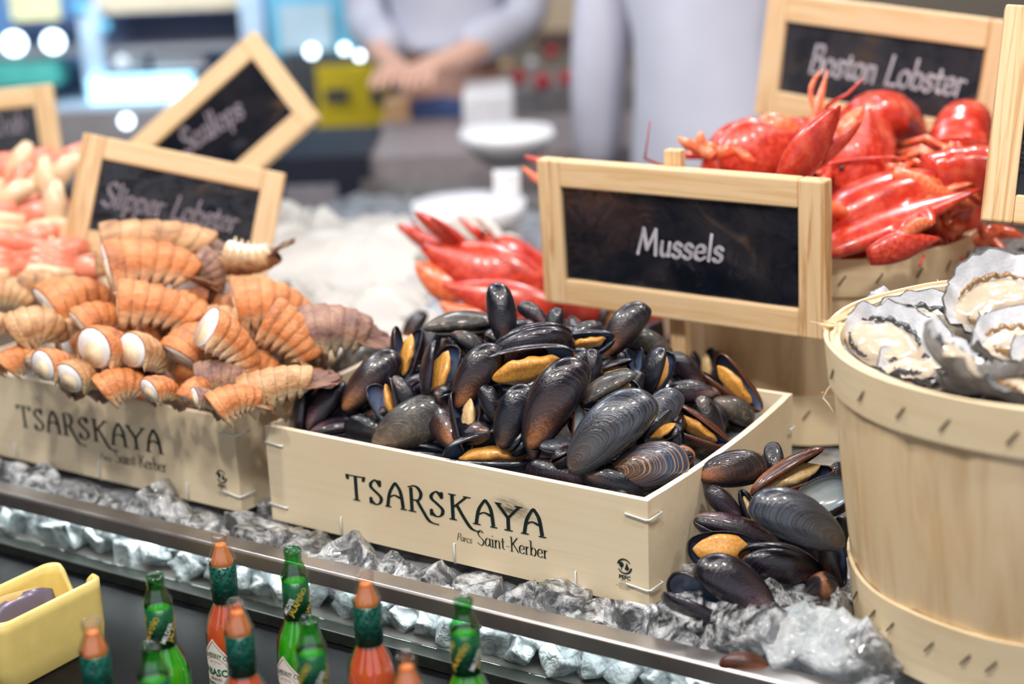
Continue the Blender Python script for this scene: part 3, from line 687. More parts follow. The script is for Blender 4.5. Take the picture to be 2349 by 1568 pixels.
def cast(px, py, lift=0):
    d = ray(px, py); t = .9
    while t < 1.9:
        p = CAM+d*t
        if p.z < heap(p)+lift:
            return p
        t += .0025
    return CAM+d*1.45
# px, py, length px, angle of the beak-to-tip direction, roll, tilt, opening, kind, shape, meat, lift, label
ML = [
(1155,722,128,102,20,10,26,'black',3,0,.012,'upright half-open black mussel standing highest on the heap'),
(1270,742,66,70,30,0,10,'black',2,0,.0,'small dark mussel tip between the topmost mussel and the Mussels sign'),
(1222,720,70,150,0,10,0,'purple',0,0,0,'dark purple shell just right of the topmost mussel'),
(1052,748,140,4,60,0,8,'weath',1,1,.004,'long grey-topped mussel lying level on the upper left of the heap'),
(1078,790,84,-38,30,10,8,'black',0,0,.004,'black mussel with a bright blue gleam below the long grey-topped one'),
(950,755,84,58,20,0,10,'brown',1,0,.004,'slim brown-black mussel pointing up at the heap\'s upper left'),
(930,815,118,84,78,5,46,'purple',1,1,.010,'V-shaped open mussel with orange meat at the upper left of the heap'),
(985,795,96,74,10,0,6,'black',0,0,0,'dark mussel right behind the upper left V-shaped one'),
(1004,855,128,74,62,0,40,'purple',2,1,.010,'gaping mussel with a long strip of orange meat left of centre'),
(1093,862,150,52,-12,0,4,'brown',0,0,.014,'closed brown-streaked mussel slanting up beside the gaping orange one'),
(1213,852,196,198,66,0,44,'brown',0,1,.014,'widest open mussel near the middle showing a large orange body'),
(1216,795,178,12,-40,0,8,'purple',1,0,.012,'long purple-brown mussel lying level under the topmost one'),
(1060,800,70,120,60,0,40,'black',0,1,0,'little open mussel with orange meat under the grey-topped one'),
(815,845,158,42,-8,0,4,'weath',0,0,.008,'dull grey-brown weathered mussel at the far left slope'),
(848,872,158,44,0,0,4,'brown',3,0,.012,'glossy dark brown mussel parallel to the weathered one on the left slope'),
(835,797,120,4,95,0,30,'black',1,0,.0,'thin open shell with a blue rim beside the orange lobster tails'),
(700,948,104,80,60,0,24,'purple',2,0,.010,'mussel with a dark vertical slit at the extreme left of the crate'),
(745,930,124,54,20,0,10,'purple',0,0,.006,'purple-brown mussel next to the leftmost slit one'),
(770,985,110,10,60,0,8,'purple',1,0,0,'dark mussel tucked along the left front edge of the crate'),
(843,985,96,176,10,20,4,'black',2,0,.008,'shiny round-ended black mussel with cyan glints near the left front'),
(888,925,100,112,110,0,52,'brown',2,1,.006,'open mussel with a pale blue crescent inside on the left slope'),
(932,905,90,-60,0,0,6,'black',3,0,.006,'blue-black half shell leaning over the pale blue crescent'),
(948,976,182,21,-6,0,3,'weath',2,0,.016,'large dusty olive-grey mussel lying along the left front edge'),
(1070,967,126,91,86,0,46,'brown',1,2,.016,'brown mussel opened upright like a V near the front centre'),
(985,1038,130,172,70,0,8,'black',1,0,.004,'thin dark mussel edge pressed against the front panel left of centre'),
(1128,1037,196,8,112,0,36,'black',0,1,.008,'open mussel with a deep blue inside along the front panel'),
(1178,955,140,64,0,0,4,'black',0,0,.010,'plain black mussel behind the upright brown V'),
(1130,930,90,118,10,0,6,'black',3,0,.004,'short black mussel tucked above the upright brown V'),
(1272,925,206,56,-6,0,3,'brown',0,0,.022,'large copper-streaked mussel standing steeply at the heap centre'),
(1232,985,120,80,10,0,5,'black',1,0,.004,'black mussel in the shade under the copper-streaked one'),
(1396,898,128,22,58,10,26,'weath',2,2,.016,'sand-coloured ribbed mussel ajar over pale meat right of centre'),
(1400,992,222,39,10,0,12,'silver',0,2,.028,'largest silver-grey ribbed mussel at the right front'),
(1512,948,120,44,0,10,4,'silver',2,0,.014,'smooth slate-blue mussel tucked behind the largest silver one'),
(1486,1070,164,8,6,0,5,'bands',2,0,.022,'mussel with caramel bands and a blue tip near the right corner'),
(1284,1086,136,176,0,10,4,'purple',3,0,.012,'closed purple mussel with a pale beak at the front edge'),
(1404,1112,134,-28,0,0,4,'black',0,0,.006,'glinting black mussel wedged against the front right panel'),
(1288,1030,88,172,120,0,0,'silver',1,0,.010,'small shell with a mirror-bright silver blue inside'),
(1334,985,88,78,110,0,40,'amber',1,0,.006,'short shell with an orange-brown inside left of the silver mussel'),
(1545,1026,88,84,20,0,30,'black',2,0,.012,'dark cupped shell standing beside the caramel-banded mussel'),
(1598,985,140,152,82,0,34,'amber',1,1,.014,'open coppery mussel near the right panel with a meat lump'),
(1516,985,84,36,80,0,50,'black',2,1,.012,'open mussel packed with glossy orange meat right of the silver one'),
(1622,955,108,-62,10,0,16,'black',3,0,.012,'black mussel with two pale beaks on the right slope'),
(1682,940,92,-32,0,0,4,'weath',2,0,.012,'sooty half shell at the right end of the heap'),
(1686,886,140,136,76,0,40,'amber',1,1,.012,'slim coppery shell leaning out at the right end of the heap'),
(1582,902,100,186,10,0,6,'purple',0,0,.008,'reddish brown mussel above the two pale beaks'),
(1620,850,92,100,86,0,44,'brown',1,2,.006,'small upright V mussel with cream meat near the right end'),
(1572,848,92,140,20,0,6,'purple',0,0,.006,'wine-brown mussel left of the small cream V'),
(1505,858,110,62,30,0,44,'black',2,1,.014,'glossy black mussel with a flame of orange meat at its right'),
(1458,838,74,96,90,0,40,'black',1,0,.004,'narrow blue-black open shell left of the flame-orange one'),
(1352,790,104,196,84,0,52,'black',0,1,.012,'open mussel spilling a lumpy orange body under the right peak'),
(1432,758,136,47,0,0,4,'brown',0,0,.018,'smooth steel-brown mussel forming the right peak of the heap'),
(1393,748,80,72,60,0,40,'black',3,1,.002,'dark blue open shell behind the right peak with an orange spot'),
(1338,765,76,20,0,0,4,'purple',2,0,.0,'dull purple shell between the two peaks of the heap'),
(1360,850,88,92,10,0,10,'black',3,0,.006,'upright black shell above the sand-coloured ribbed mussel'),
(1408,850,84,10,80,0,36,'purple',1,2,.002,'mussel with greyish meat just below the right peak'),
(1490,792,104,160,10,0,8,'weath',0,0,.006,'white-rimmed dark mussel right of the right peak'),
(1552,808,80,112,0,0,4,'weath',3,0,.002,'charcoal mussel at the rear right slope in front of the basket'),
(1500,760,66,20,0,0,4,'purple',2,0,-.004,'tiny dark tip behind the right peak against the basket'),
(1215,925,96,60,10,0,4,'black',1,0,.0,'wet black mussel between the upright V and the copper-streaked one'),
(1562,1086,74,60,0,0,4,'black',2,0,.006,'small black tip below the caramel-banded mussel'),
(1300,850,120,40,10,0,6,'black',3,0,.0,'dark mussel behind the copper-streaked one'),
(1450,900,90,70,0,0,4,'black',0,0,.002,'black mussel between the sand-coloured and flame-orange ones'),
(1650,845,70,110,0,0,20,'black',2,0,.0,'round black tip farthest right and back on the heap'),
]
def Msz(lp, dep, tilt): return lp*dep/FPX/math.cos(math.radians(tilt))
for px, py, lp, an, ro, ti, op, kd, sh, mt, lf, lab in ML:
    p = cast(px, py, lf)
    for _ in range(60):
        l = p-E1
        if l.dot(AY) < .034 or (l.dot(AX) > -.03 and l.dot(AY) < D_-.03): p = p+ray(px, py)*.0015
        else: break
    dep = (p-CAM).dot(FW)
    mm = mussel(frame(p, an, ti, ro, Msz(lp, dep, ti)*1.16), kd, sh, op, lab, 'mussels heaped in the wooden crate', mt, pearl=('silver' in lab), mirror=(ro < 45 and (an > 90 or an < -60)))
    if py == 722:   # its nearer half is swung toward the viewer, baring the blue inside of the other
        ch = mm.children[0]; T0 = Matrix.Translation((-.5, -.03, 0)); ch.matrix_local = T0 @ Matrix.Rotation(math.radians(-34), 4, 'Y') @ T0.inverted() @ ch.matrix_local
# mussels buried beneath: same crate, only slivers show
kinds = ['black', 'black', 'purple', 'brown']
nb = 0; bp = []
for _ in range(3000):
    a, b = rnd.uniform(-L_+.035, -.035), rnd.uniform(.035, D_-.03); p = E1+AX*a+AY*b
    hz = heap(p)
    if hz < .088: 
        if rnd.random() < .6: continue
    if any((p-q).length < .0255 for q in bp): continue
    bp.append(p.copy()); p.z = hz-.018
    m = Matrix.Translation(p) @ Matrix.Rotation(rnd.uniform(0, 2*PI), 4, 'Z') @ Matrix.Rotation(rnd.uniform(-.6, .6), 4, 'Y') @ Matrix.Rotation(rnd.uniform(-.8, .8), 4, 'X') @ Matrix.Scale(rnd.uniform(.05, .062), 4)
    mussel(m, rnd.choice(kinds), rnd.randrange(4), rnd.choice((3, 5, 8)), 'dark mussel mostly buried under others in the crate', 'mussels buried in the crate heap'); nb += 1
    if nb >= 78: break
# loose mussels on the ice between crate and oyster basket: px, py, len, ang, roll, tilt, open, kind, shape, meat, z, label
OL = [
(1777,1052,66,90,0,30,4,'black',2,0,.088,'round black tip at the back of the loose pile'),
(1745,1075,110,170,20,10,6,'amber',0,0,.074,'orange-brown mussel under the round black tip in the loose pile'),
(1680,1078,142,4,-6,0,3,'brown',2,0,.088,'plump closed brown mussel with a white fleck against the crate'),
(1812,1094,180,25,88,0,26,'amber',1,2,.086,'long amber mussel open like a beak at the top of the loose pile'),
(1918,1095,74,60,0,0,4,'purple',2,0,.078,'purple mussel half behind the oyster basket near its waist'),
(1932,1150,80,40,0,0,4,'black',2,0,.060,'black mussel against the oyster basket right of the grey half shell'),
(1662,1155,98,140,12,0,14,'purple',3,0,.066,'dark mussel ajar against the crate panel below the plump one'),
(1722,1168,92,-62,90,0,30,'black',1,2,.06,'mussel with a curl of beige meat at the middle of the loose pile'),
(1880,1140,136,20,0,-10,0,'black',2,3,.082,'empty translucent grey-blue half shell leaning on the oyster basket'),
(1830,1196,212,158,-4,0,3,'silver',0,0,.082,'largest slate-grey mussel on top of the loose pile'),
(1690,1224,190,-20,74,0,5,'purple',1,0,.048,'thin purple mussel lying edge-up from crate to slate-grey one'),
(1936,1230,86,100,0,0,4,'black',0,0,.04,'black mussel in shadow beside the basket below the slate-grey one'),
(1658,1258,146,178,0,0,0,'black',2,4,.046,'half shell holding a whole yellow-orange mussel body'),
(1914,1276,130,100,50,0,22,'brown',1,0,.044,'upright brown mussel ajar next to the basket hoop'),
(1794,1300,184,172,34,0,22,'purple',1,2,.034,'long ribbed mussel with yellow meat below it in the loose pile'),
(1692,1352,198,146,-8,0,4,'purple',0,0,.034,'big violet-sheened mussel slanting over the ice'),
(1606,1386,166,148,52,0,30,'purple',2,0,.020,'gaping purple mussel at the crate\'s lower corner'),
(1885,1368,100,-70,0,55,6,'brown',3,0,.016,'mussel seen beak-on with a rusty end in the ice'),
(1812,1432,138,166,20,0,4,'brown',1,0,.004,'flat brown mussel lying lowest on the clear ice'),
(1712,1528,114,176,20,0,3,'amber',1,0,.0,'amber mussel half in the ice by the steel rail'),
(1640,1330,90,30,0,0,4,'black',0,0,.010,'black mussel in shadow under the yellow-bodied half shell'),
(1850,1250,110,150,0,0,4,'black',3,0,.03,'black mussel under the largest slate-grey one'),
(1770,1230,110,20,0,0,4,'black',0,0,.035,'black mussel filling the gap right of the yellow-bodied half shell'),
(1760,1150,110,60,0,0,4,'black',3,0,.04,'black mussel behind the curl of beige meat'),
(1850,1400,90,10,0,0,4,'black',3,0,-.004,'black mussel sunk in the ice beneath the beak-on one'),
]
for px, py, lp, an, ro, ti, op, kd, sh, mt, z, lab in OL:
    p = atz(px, py, z); dep = (p-CAM).dot(FW); s = Msz(lp, dep, ti)*1.12
    if mt in (3, 4):
        Mx = frame(p, an+180 if mt == 3 else an, ti, 180 if mt == 3 else 8, s)
        Mx = frame(p, an, ti, 0 if mt == 4 else 20, s)
        mussel(Mx, kd, sh, 0, lab, 'loose mussels on the ice', 1 if mt == 4 else 0, single=True, pearl=(mt == 3), mirror=False)
    else: mussel(frame(p, an, ti, ro, s), kd, sh, op, lab, 'loose mussels on the ice', mt, mirror=(ro < 45 and (an > 90 or an < -60)))
# ------------------------------------------------------------------ slipper lobster tails
def tail_shell_mat(name, c1, c2, c3, seg=True):
    t = NT(name); t.set(Roughness=.42, Subsurface_Weight=.08, Subsurface_Scale=.01)
    v = t.coord(rand=True); n = t.noise(v, 3.2, 5, .6, .4); n2 = t.noise(v, 14, 5, .6)
    c = t.ramp(n, [(.3, c3), (.46, c1), (.68, c2)])
    c = t.mix(t.ramp(n2, [(.55, 0), (.7, .5)]), c, c3)
    uv = t.new('ShaderNodeUVMap'); sep = t.new('ShaderNodeSeparateXYZ'); t.l(uv.outputs[0], sep.inputs[0])
    c = t.mix(t.ramp(sep.outputs[1], [(.72, 0), (.95, .75)]), c, srgb(238, 216, 176)); c = t.mix(t.ramp(sep.outputs[0], [(0, .5), (.14, 0), (.85, 0), (1, .2)]), c, srgb(104, 66, 46)); t.col(c); t.bump(n2, .3, .02); return t.m
M['tail'] = tail_shell_mat('orange_tail_shell', srgb(206, 122, 66), srgb(222, 150, 96), srgb(150, 86, 50))
M['tailtan'] = tail_shell_mat('tan_tail_shell', srgb(188, 136, 90), srgb(212, 170, 124), srgb(126, 90, 68))
M['tailgrey'] = tail_shell_mat('mauve_brown_shell', srgb(140, 100, 86), srgb(184, 142, 114), srgb(84, 64, 66))
M['white_meat'] = plain('white_tail_meat', srgb(242, 236, 232), .35, bump=.4, bs=30, var=.06, coat=.2, sss=.2)
M['belly'] = plain('cream_belly', srgb(232, 208, 172), .4, bump=.3, bs=30, var=.1, sss=.1)
def tail_mesh(curl, seed, length=1.0):
    """cut end at the origin, runs to +X then curls down (-Z); overlapping plates with side points"""
    NSEG = 6; N = NSEG*6; sh = MB(); sh.uv = []; me = MB(); fan = MB(); bel = MB()
    P = []; a = 0.0; p = Vector((0, 0, 0)); dirs = []
    for i in range(N+1):
        P.append(p.copy()); dirs.append(a); p = p+Vector((math.cos(a), 0, -math.sin(a)))*(.8*length/N); a += curl*PI/N*(.5+i/N)
    rs = []; rm = []; rb = []
    for i in range(N+1):
        t = i/N; k = (i % 6)/6; r = (.33-.13*t**1.2)*(.97+.10*k**.7); d = dirs[i]; Z = Vector((math.sin(d), 0, math.cos(d))); ring = []
        for j in range(19):
            th = -PI*.16+PI*1.32*j/18; y = math.cos(th)*r*1.08; z = math.sin(th)*r*.92
            if math.sin(th) < 0: z *= 1.0+1.2*math.sin(PI*min(1, k*1.1+.05))
            ring.append(P[i]+Z*z+Vector((0, y, 0)))
        rs.append(ring)
        rm.append([P[i]+Z*(math.sin(2*PI*j/16)*r*.88)+Vector((0, math.cos(2*PI*j/16)*r*.97, 0)) for j in range(16)])
        rb.append([P[i]-Z*(r*.28)+Z*(math.sin(2*PI*j/12)*r*.56)+Vector((0, math.cos(2*PI*j/12)*r*.6, 0)) for j in range(12)])
    for i in range(N+1):
        k = (i % 6)/6; inner = [P[i]+(q-P[i])*.94 for q in rs[i]][::-1]
        rs[i] = rs[i]+inner; 
        for j in range(38): jj = j if j < 19 else 37-j; sh.uv.append((k, abs(jj-9)/9))
    sh.loft(rs); me.loft(rm[:-2]); bel.loft([[q-Vector((.012, 0, 0)) for q in rb[0]]]+rb[1:-2])
    d = dirs[-1]; X = Vector((math.cos(d), 0, -math.sin(d))); Z = Vector((math.sin(d), 0, math.cos(d)))
    for f, (sp_, ln, wd) in enumerate(((0, .40, .15), (-.5, .42, .17), (.5, .42, .17), (-.95, .38, .14), (.95, .38, .14))):
        rings = []; dx = X*math.cos(sp_)+Vector((0, 1, 0))*math.sin(sp_); dy = Z.cross(dx)
        for q in range(9):
            t = q/8; w = wd*(.35+.95*math.sin(PI*(.10+.68*t))**.8); c = P[-1]+dx*(ln*t-.04)+Vector((0, math.sin(sp_)*.10, 0))-Z*(.02*abs(sp_)-.05*t*t+.02*math.sin(f*2+t*5)); th = .012*(1.2-t)
            rings.append([c-dy*w+Z*-.01, c-dy*w*.5+Z*(th+.012), c+Z*(th-.004), c+dy*w*.5+Z*(th+.012), c+dy*w+Z*-.01, c-Z*th])
        fan.loft(rings)
    return sh, me, fan, bel
TM = {}
def tail_parts(curl, col, seed):
    key = (curl, col, seed)
    if key not in TM:
        s, m, f, bl = tail_mesh(curl, seed)
        TM[key] = (s.mesh('shell', M[col]), m.mesh('meat', M['white_meat']), f.mesh('tail_fan', M['tailgrey' if col != 'tail' else 'tailtan']), bl.mesh('belly', M['belly']))
    return TM[key]
def tail(px, py, ln, ang, tilt, roll, curl, col, dep, lab, slim=1, seed=0, grp='lobster tails heaped in the left crate'):
    p = atd(px, py, dep); s = ln*dep/FPX
    r = thing('lobster_tail', lab, 'lobster tail', group=grp)
    r.matrix_world = frame(p, ang, tilt, 0, s, upref=UP*.9-FW*.35) @ Matrix.Rotation(math.radians(roll), 4, 'X') @ Matrix.Scale(1.0 if abs(tilt) < 45 else 1.25, 4) @ Matrix.Diagonal((1, slim, slim, 1)) @ Matrix.Translation((-.5 if curl < .6 else -.3, 0, .1*curl))
    for nm, me in zip(('shell', 'meat', 'tail_fan', 'belly'), tail_parts(curl, col, seed)): place(nm, me, r)
    return r
# px, py, length, angle, tilt, roll, curl, colour, depth, label
TL = [
(388,540,300,10,10,0,.25,'tailtan',1.64,'long tan lobster tail with a ragged mauve fan crowning the heap', .55),
(372,592,250,14,18,-10,.3,'tail',1.58,'big orange lobster tail with a white cut end below the topmost one', .8),
(590,602,150,-14,0,170,.3,'tailtan',1.62,'upturned lobster tail showing white meat at the upper right', .9),
(500,622,110,-30,0,0,.5,'tailgrey',1.6,'greyish tail fan between the big orange and the upturned tail'),
(195,665,190,36,24,0,.45,'tail',1.6,'orange tail with a white cut face rising to the right, upper left'),
(35,668,110,10,10,0,.4,'tailtan',1.62,'tan lobster tail at the left picture edge, upper row'),
(108,636,110,30,0,0,.5,'tailtan',1.66,'tan tail end behind the upper left cut face'),
(240,590,80,100,0,0,.5,'tailtan',1.66,'small tan tail end under the topmost tail'),
(78,742,150,40,0,10,.75,'tailtan',1.54,'round curled tail with cream belly ribs at the left'),
(385,695,220,2,12,-5,.3,'tail',1.54,'orange tail with dark mauve fan and white cut end at the heap centre', .8),
(222,728,140,40,20,0,.6,'tail',1.54,'ball-like orange tail below the rising cut-faced one'),
(158,748,70,60,0,0,.6,'tailtan',1.56,'little tan tail squeezed beside the ball-like one'),
(640,682,200,14,10,0,.35,'tail',1.56,'large smooth orange tail at the right of the heap'),
(775,738,210,22,0,0,.3,'tailgrey',1.52,'brown tail with a reddish purple end nearest the mussels'),
(275,790,130,20,56,0,.5,'tail',1.5,'tail showing a broad white C-shaped cut, lower middle'),
(352,802,110,10,56,0,.5,'tailtan',1.49,'smaller tail with a white C-shaped cut beside the broad one'),
(440,785,160,60,20,0,.6,'tail',1.5,'domed orange tail right of the two white C-shaped cuts'),
(555,798,200,-30,30,-10,.35,'tail',1.48,'segmented tail sloping down right with clumped white meat', .85),
(690,770,170,-28,0,0,.25,'tail',1.5,'flat orange tail plate pointing down at the mussel crate'),
(650,870,200,24,0,0,.2,'tailtan',1.45,'broad smooth beige tail lying on the crate corner', .75),
(520,852,130,20,0,0,.35,'tailgrey',1.46,'brown beige fan under the segmented sloping tail'),
(98,822,90,60,30,0,.6,'tailtan',1.52,'tan tail just above the crate rim at the left'),
(150,830,100,20,50,0,.5,'tail',1.5,'tail with a bluish white cut above the printed T'),
(202,846,100,40,50,0,.5,'tailtan',1.49,'tail with cream segments above the printed S'),
(290,862,130,40,10,0,.55,'tail',1.47,'plump brown-orange tail resting on the front panel'),
(383,880,100,30,40,0,.5,'tail',1.45,'orange tail split by a white slit above the front panel'),
(445,892,90,70,10,0,.6,'tail',1.44,'small dark orange tail beside the white slit one'),
(484,908,80,10,30,0,.5,'tailgrey',1.43,'curled mauve edge of a tail near the crate corner'),
(548,902,130,38,10,0,.4,'tail',1.42,'bright orange tail with cream ribs at the crate corner'),
(40,822,110,50,10,0,.6,'tail',1.53,'orange brown tail at the lower left edge'),
(8,818,80,60,10,0,.5,'tail',1.54,'tail cut by the left picture edge on the rim'),
(8,742,90,20,10,0,.6,'tailtan',1.56,'tan tail cut by the left picture edge in mid heap'),
(560,740,150,10,0,0,.5,'tailtan',1.55,'tan tail underneath, between the centre and right tails'),
(470,720,130,-10,0,0,.5,'tail',1.56,'orange tail filling the gap right of the centre tail'),
(600,830,150,10,0,0,.4,'tail',1.5,'orange tail deep under the segmented sloping one'),
]
for i, a in enumerate(TL): tail(*a, seed=i % 3)
# mound of buried tails carries the visible ones
for i in range(46):
    a, b = rnd.uniform(-L_+.04, -.04), rnd.uniform(.04, D_-.04); p = E2+AX*a+AY*b
    u = (a+.2)/.2; v_ = (b-.17)/.15; p.z = .07+.075*max(0, 1-u*u)*max(0, 1-v_*v_)
    r = thing('lobster_tail', 'orange lobster tail mostly buried under the heap in the left crate', 'lobster tail', group='lobster tails buried in the left crate')
    r.matrix_world = Matrix.Translation(p) @ Matrix.Rotation(rnd.uniform(0, 6.3), 4, 'Z') @ Matrix.Scale(.065, 4)
    for nm, me in zip(('shell', 'meat', 'tail_fan', 'belly'), tail_parts(.6, 'tail', 0)): place(nm, me, r)
# ------------------------------------------------------------------ red lobsters
def red_mat(name, c1, c2, c3):
    t = NT(name); t.set(Roughness=.24, Coat_Weight=.35, Coat_Roughness=.1, Subsurface_Weight=.06, Subsurface_Scale=.005)
    v = t.coord(rand=True); c = t.ramp(t.noise(v, 16, 5, .6), [(.3, c2), (.5, c1), (.72, c3)]); t.col(c); t.bump(t.noise(v, 130, 4), .25, .001); return t.m
M['red'] = red_mat('boiled_red_shell', srgb(200, 58, 40), srgb(158, 32, 26), srgb(222, 100, 72))
M['orange'] = red_mat('boiled_orange_joint', srgb(230, 112, 68), srgb(206, 72, 44), srgb(240, 160, 120))
M['dark'] = plain('black_eye', srgb(14, 12, 14), .1)
def lobster(Mx, lab, claws=((.55, .5), (.5, -.55)), ant=1, abdomen=True, seed=0, legs=True):
    """head to +X, back up +Z, body length about 1 without claws"""
    rr = random.Random(seed); r = thing('red_lobster', lab, 'lobster', group='red lobsters'); r.matrix_world = Mx
    mb = MB(); rings = []
    for i in range(17):
        t = i/16; x = -.02+.5*t; w = .15*(math.sin(PI*(.10+.80*(1-t)**.8))**.6)*(1 if t < .8 else 1-(t-.8)*2.4); h = w*1.05
        rings.append([Vector((x, math.cos(a)*w, math.sin(a)*h*(1 if math.sin(a) > 0 else .7)+.01*math.sin(PI*t)+(.012 if abs(a-PI/2) < .2 else 0))) for a in [2*PI*k/20 for k in range(20)]])
    mb.loft(rings); mb.tube([(.44, 0, .09), (.54, 0, .10), (.62, 0, .115)], [.035, .018, .003], 6); mb.obj('carapace', M['red'], r)
    if abdomen:
        mb = MB(); p = Vector((.0, 0, .0)); a = 0; rings = []
        for i in range(31):
            t = i/30; k = (i % 5)/5; w = (.14-.05*t)*(1+.06*(1-k)); d = Vector((-math.cos(a), 0, -math.sin(a))); Z = Vector((-math.sin(a), 0, math.cos(a)))
            rings.append([p+Vector((0, math.cos(q)*w, 0))+Z*(math.sin(q)*w*(.9 if math.sin(q) > 0 else .5)) for q in [2*PI*j/16 for j in range(16)]])
            p = p+d*.0145; a += .055
        mb.loft(rings); mb.obj('abdomen', M['red'], r)
        mb = MB()
        for sp_ in (-.8, -.4, 0, .4, .8):
            d = Vector((-math.cos(a)*math.cos(sp_), math.sin(sp_), -math.sin(a)*math.cos(sp_))); s_ = Vector((0, math.cos(sp_), 0))+Vector((math.cos(a)*math.sin(sp_), 0, math.sin(a)*math.sin(sp_)))
            n_ = d.cross(s_).normalized(); mb.loft([[p+d*(.17*t)+s_*w+n_*.004, p+d*(.17*t)+n_*.012, p+d*(.17*t)-s_*w+n_*.004, p+d*(.17*t)-n_*.006] for t, w in ((0, .02), (.3, .045), (.7, .055), (1, .03))])
        mb.obj('tail_fan', M['red'], r)
    for s, (rch, spread) in zip((1, -1), claws):
        mb = MB(); b = Vector((.36, .1*s, -.03)); e1 = b+Vector((.10, .10*s, -.02)); e2 = e1+Vector((.09, .03*s+spread*.05, .02))
        mb.tube([b, (b+e1)/2+Vector((0, 0, .02)), e1, e2], [.022, .03, .028, .034], 8); mb.obj('claw_arm', M['orange'], r)
        dr_ = Vector((math.cos(spread), math.sin(spread)*1.0, .05)).normalized(); sd = Vector((-dr_.y, dr_.x, 0)); up_ = dr_.cross(sd)
        mb = MB()
        def lobe(o, ln, wd, bendv, th=.055, n=9):
            rg = []
            for i in range(n):
                t = i/(n-1); w = wd*(math.sin(PI*(.16+.8*t))**.75 if t < 1 else .05)*(1.0-.35*t); c = o+dr_*(ln*t)+sd*bendv*math.sin(PI*t*.5)**1.5
                rg.append([c+sd*math.cos(q)*w+up_*math.sin(q)*w*.55 for q in [2*PI*j/12 for j in range(12)]])
            mb.loft(rg)
        lobe(e2, .34*rch*1.6, .092, -.03*s); lobe(e2+dr_*.10+sd*(.055*s), .24*rch*1.6, .038, .03*s)
        mb.obj('claw', M['red'], r)
    if legs:
        for s in (1, -1):
            for k in range(4):
                b = Vector((.06+.075*k, .1*s, -.06)); f = rr.uniform(-.03, .03)
                MB().tube([b, b+Vector((.02+f, .13*s, .03)), b+Vector((.03+f, .22*s, -.05)), b+Vector((.05+f, .26*s, -.17))], [.014, .013, .009, .003], 6).obj('leg', M['orange'], r)
    for s in (1, -1):
        es = MB().tube([(.43, .035*s, .085), (.475, .05*s, .1)], [.008, .010], 6).obj('eye_stalk', M['orange'], r)
        o = MB().lathe([(.0001, -.013), (.009, -.009), (.013, 0), (.009, .009), (.0001, .013)], 10).obj('eye', M['dark'], es); o.location = (.482, .054*s, .102)
        if ant:
            q = [Vector((.46, .03*s, .05)), Vector((.6, .08*s, .14+.06*rr.random())), Vector((.75+.1*rr.random(), .2*s*ant, .22+.1*rr.random())), Vector((.8, .42*s*ant, .28+.15*rr.random()))]
            MB().tube(q, [.011, .007, .005, .002], 6).obj('antenna', M['red'], r)
    return r
def lob(px, py, dep, ang, tilt, size, lab, roll=0, **k):
    Mx = frame(atd(px, py, dep), ang, tilt, 0, size, upref=UP) @ Matrix.Rotation(math.radians(roll), 4, 'X') @ Matrix.Translation((-.25, 0, 0))
    return lobster(Mx, lab, **k)
lob(1715, 372, 1.70, 200, -30, .26, 'bright red lobster facing left over the Mussels sign with its black eye showing', roll=0, seed=1, ant=0, claws=((.5, .9), (.5, -1.2)))
lob(1960, 375, 1.66, 235, -45, .29, 'lobster standing head down in the middle of the basket, tallest red dome', roll=10, seed=2, ant=0, claws=((.5, .3), (.5, -.5)))
lob(2190, 465, 1.66, 260, -20, .24, 'red lobster hunched at the right side of the basket', roll=0, seed=3, claws=((.5, .4), (.45, -.4)))
lob(2010, 500, 1.56, 205, 0, .27, 'lobster lying low across the basket rim with a long tapering back', roll=50, seed=4, legs=False, ant=0, claws=((.6, 2.6), (.6, -.2)))
lob(1800, 480, 1.68, 190, 0, .25, 'lobster mostly hidden behind the right half of the Mussels sign', seed=5, legs=False, claws=((.3, .4), (.3, -.4)))
lob(1180, 640, 1.86, 150, -10, .26, 'lobster left of the Mussels sign, its claws lying on white shells', seed=6, ant=0, claws=((.55, .5), (.5, -.3)))
lob(1330, 700, 1.84, 170, 0, .25, 'lobster behind the mussel heap, hidden by the Mussels sign', seed=7, legs=False, claws=((.3, .4), (.3, -.4)))
# free claws and long feelers that show clearly
def claw_thing(px, py, dep, ang, ln, tilt, lab, roll=0, gape=.35, wide=1.0, col='red'):
    r = thing('lobster_claw', lab, 'lobster claw', group='loose lobster claws'); r.matrix_world = frame(atd(px, py, dep), ang, tilt, roll, ln*dep/FPX)
    for nm, sg, w, l0, col_ in (('palm_and_fixed_finger', -1, .2*wide, 1.0, col), ('moving_finger', 1, .1*wide, .56, 'orange')):
        mb = MB(); rg = []
        for i in range(15):
            t = i/14; x = -.5+(t*l0 if sg < 0 else .44+t*l0)
            ww = w*(math.sin(PI*(.14+.83*t))**.7)*(1.0 if t < .5 or sg > 0 else 1-(t-.5)*1.0)
            y = sg*(.02+gape*.35*(max(0, (x+.02))**1.1 if x > -.02 else 0))+(.09*math.sin(PI*t) if sg > 0 else -.02)
            rg.append([Vector((x, y+math.cos(q)*ww, math.sin(q)*ww*.55)) for q in [2*PI*j/16 for j in range(16)]])
        mb.loft(rg); mb.obj(nm, M[col_], r)
    return r
claw_thing(2070, 555, 1.485, 20, 170, 0, 'open coral-red pincer hanging over the basket rim', roll=-20, gape=.55, wide=1.1)
claw_thing(1100, 640, 1.76, 160, 300, 0, 'fat dark red pincer at the left end of the lobsters', roll=0, gape=.25, wide=1.35)
claw_thing(1085, 605, 1.8, 172, 220, 0, 'smaller red pincer lying above the fat one', roll=0, gape=.2, wide=.9)
claw_thing(1140, 700, 1.72, 170, 260, 0, 'orange-red pincer partly behind the topmost mussel', gape=.3, wide=1.0)
claw_thing(2190, 420, 1.6, 90, 190, 0, 'smooth red claw dome sticking up at the right of the lobsters', wide=1.3, gape=.05)
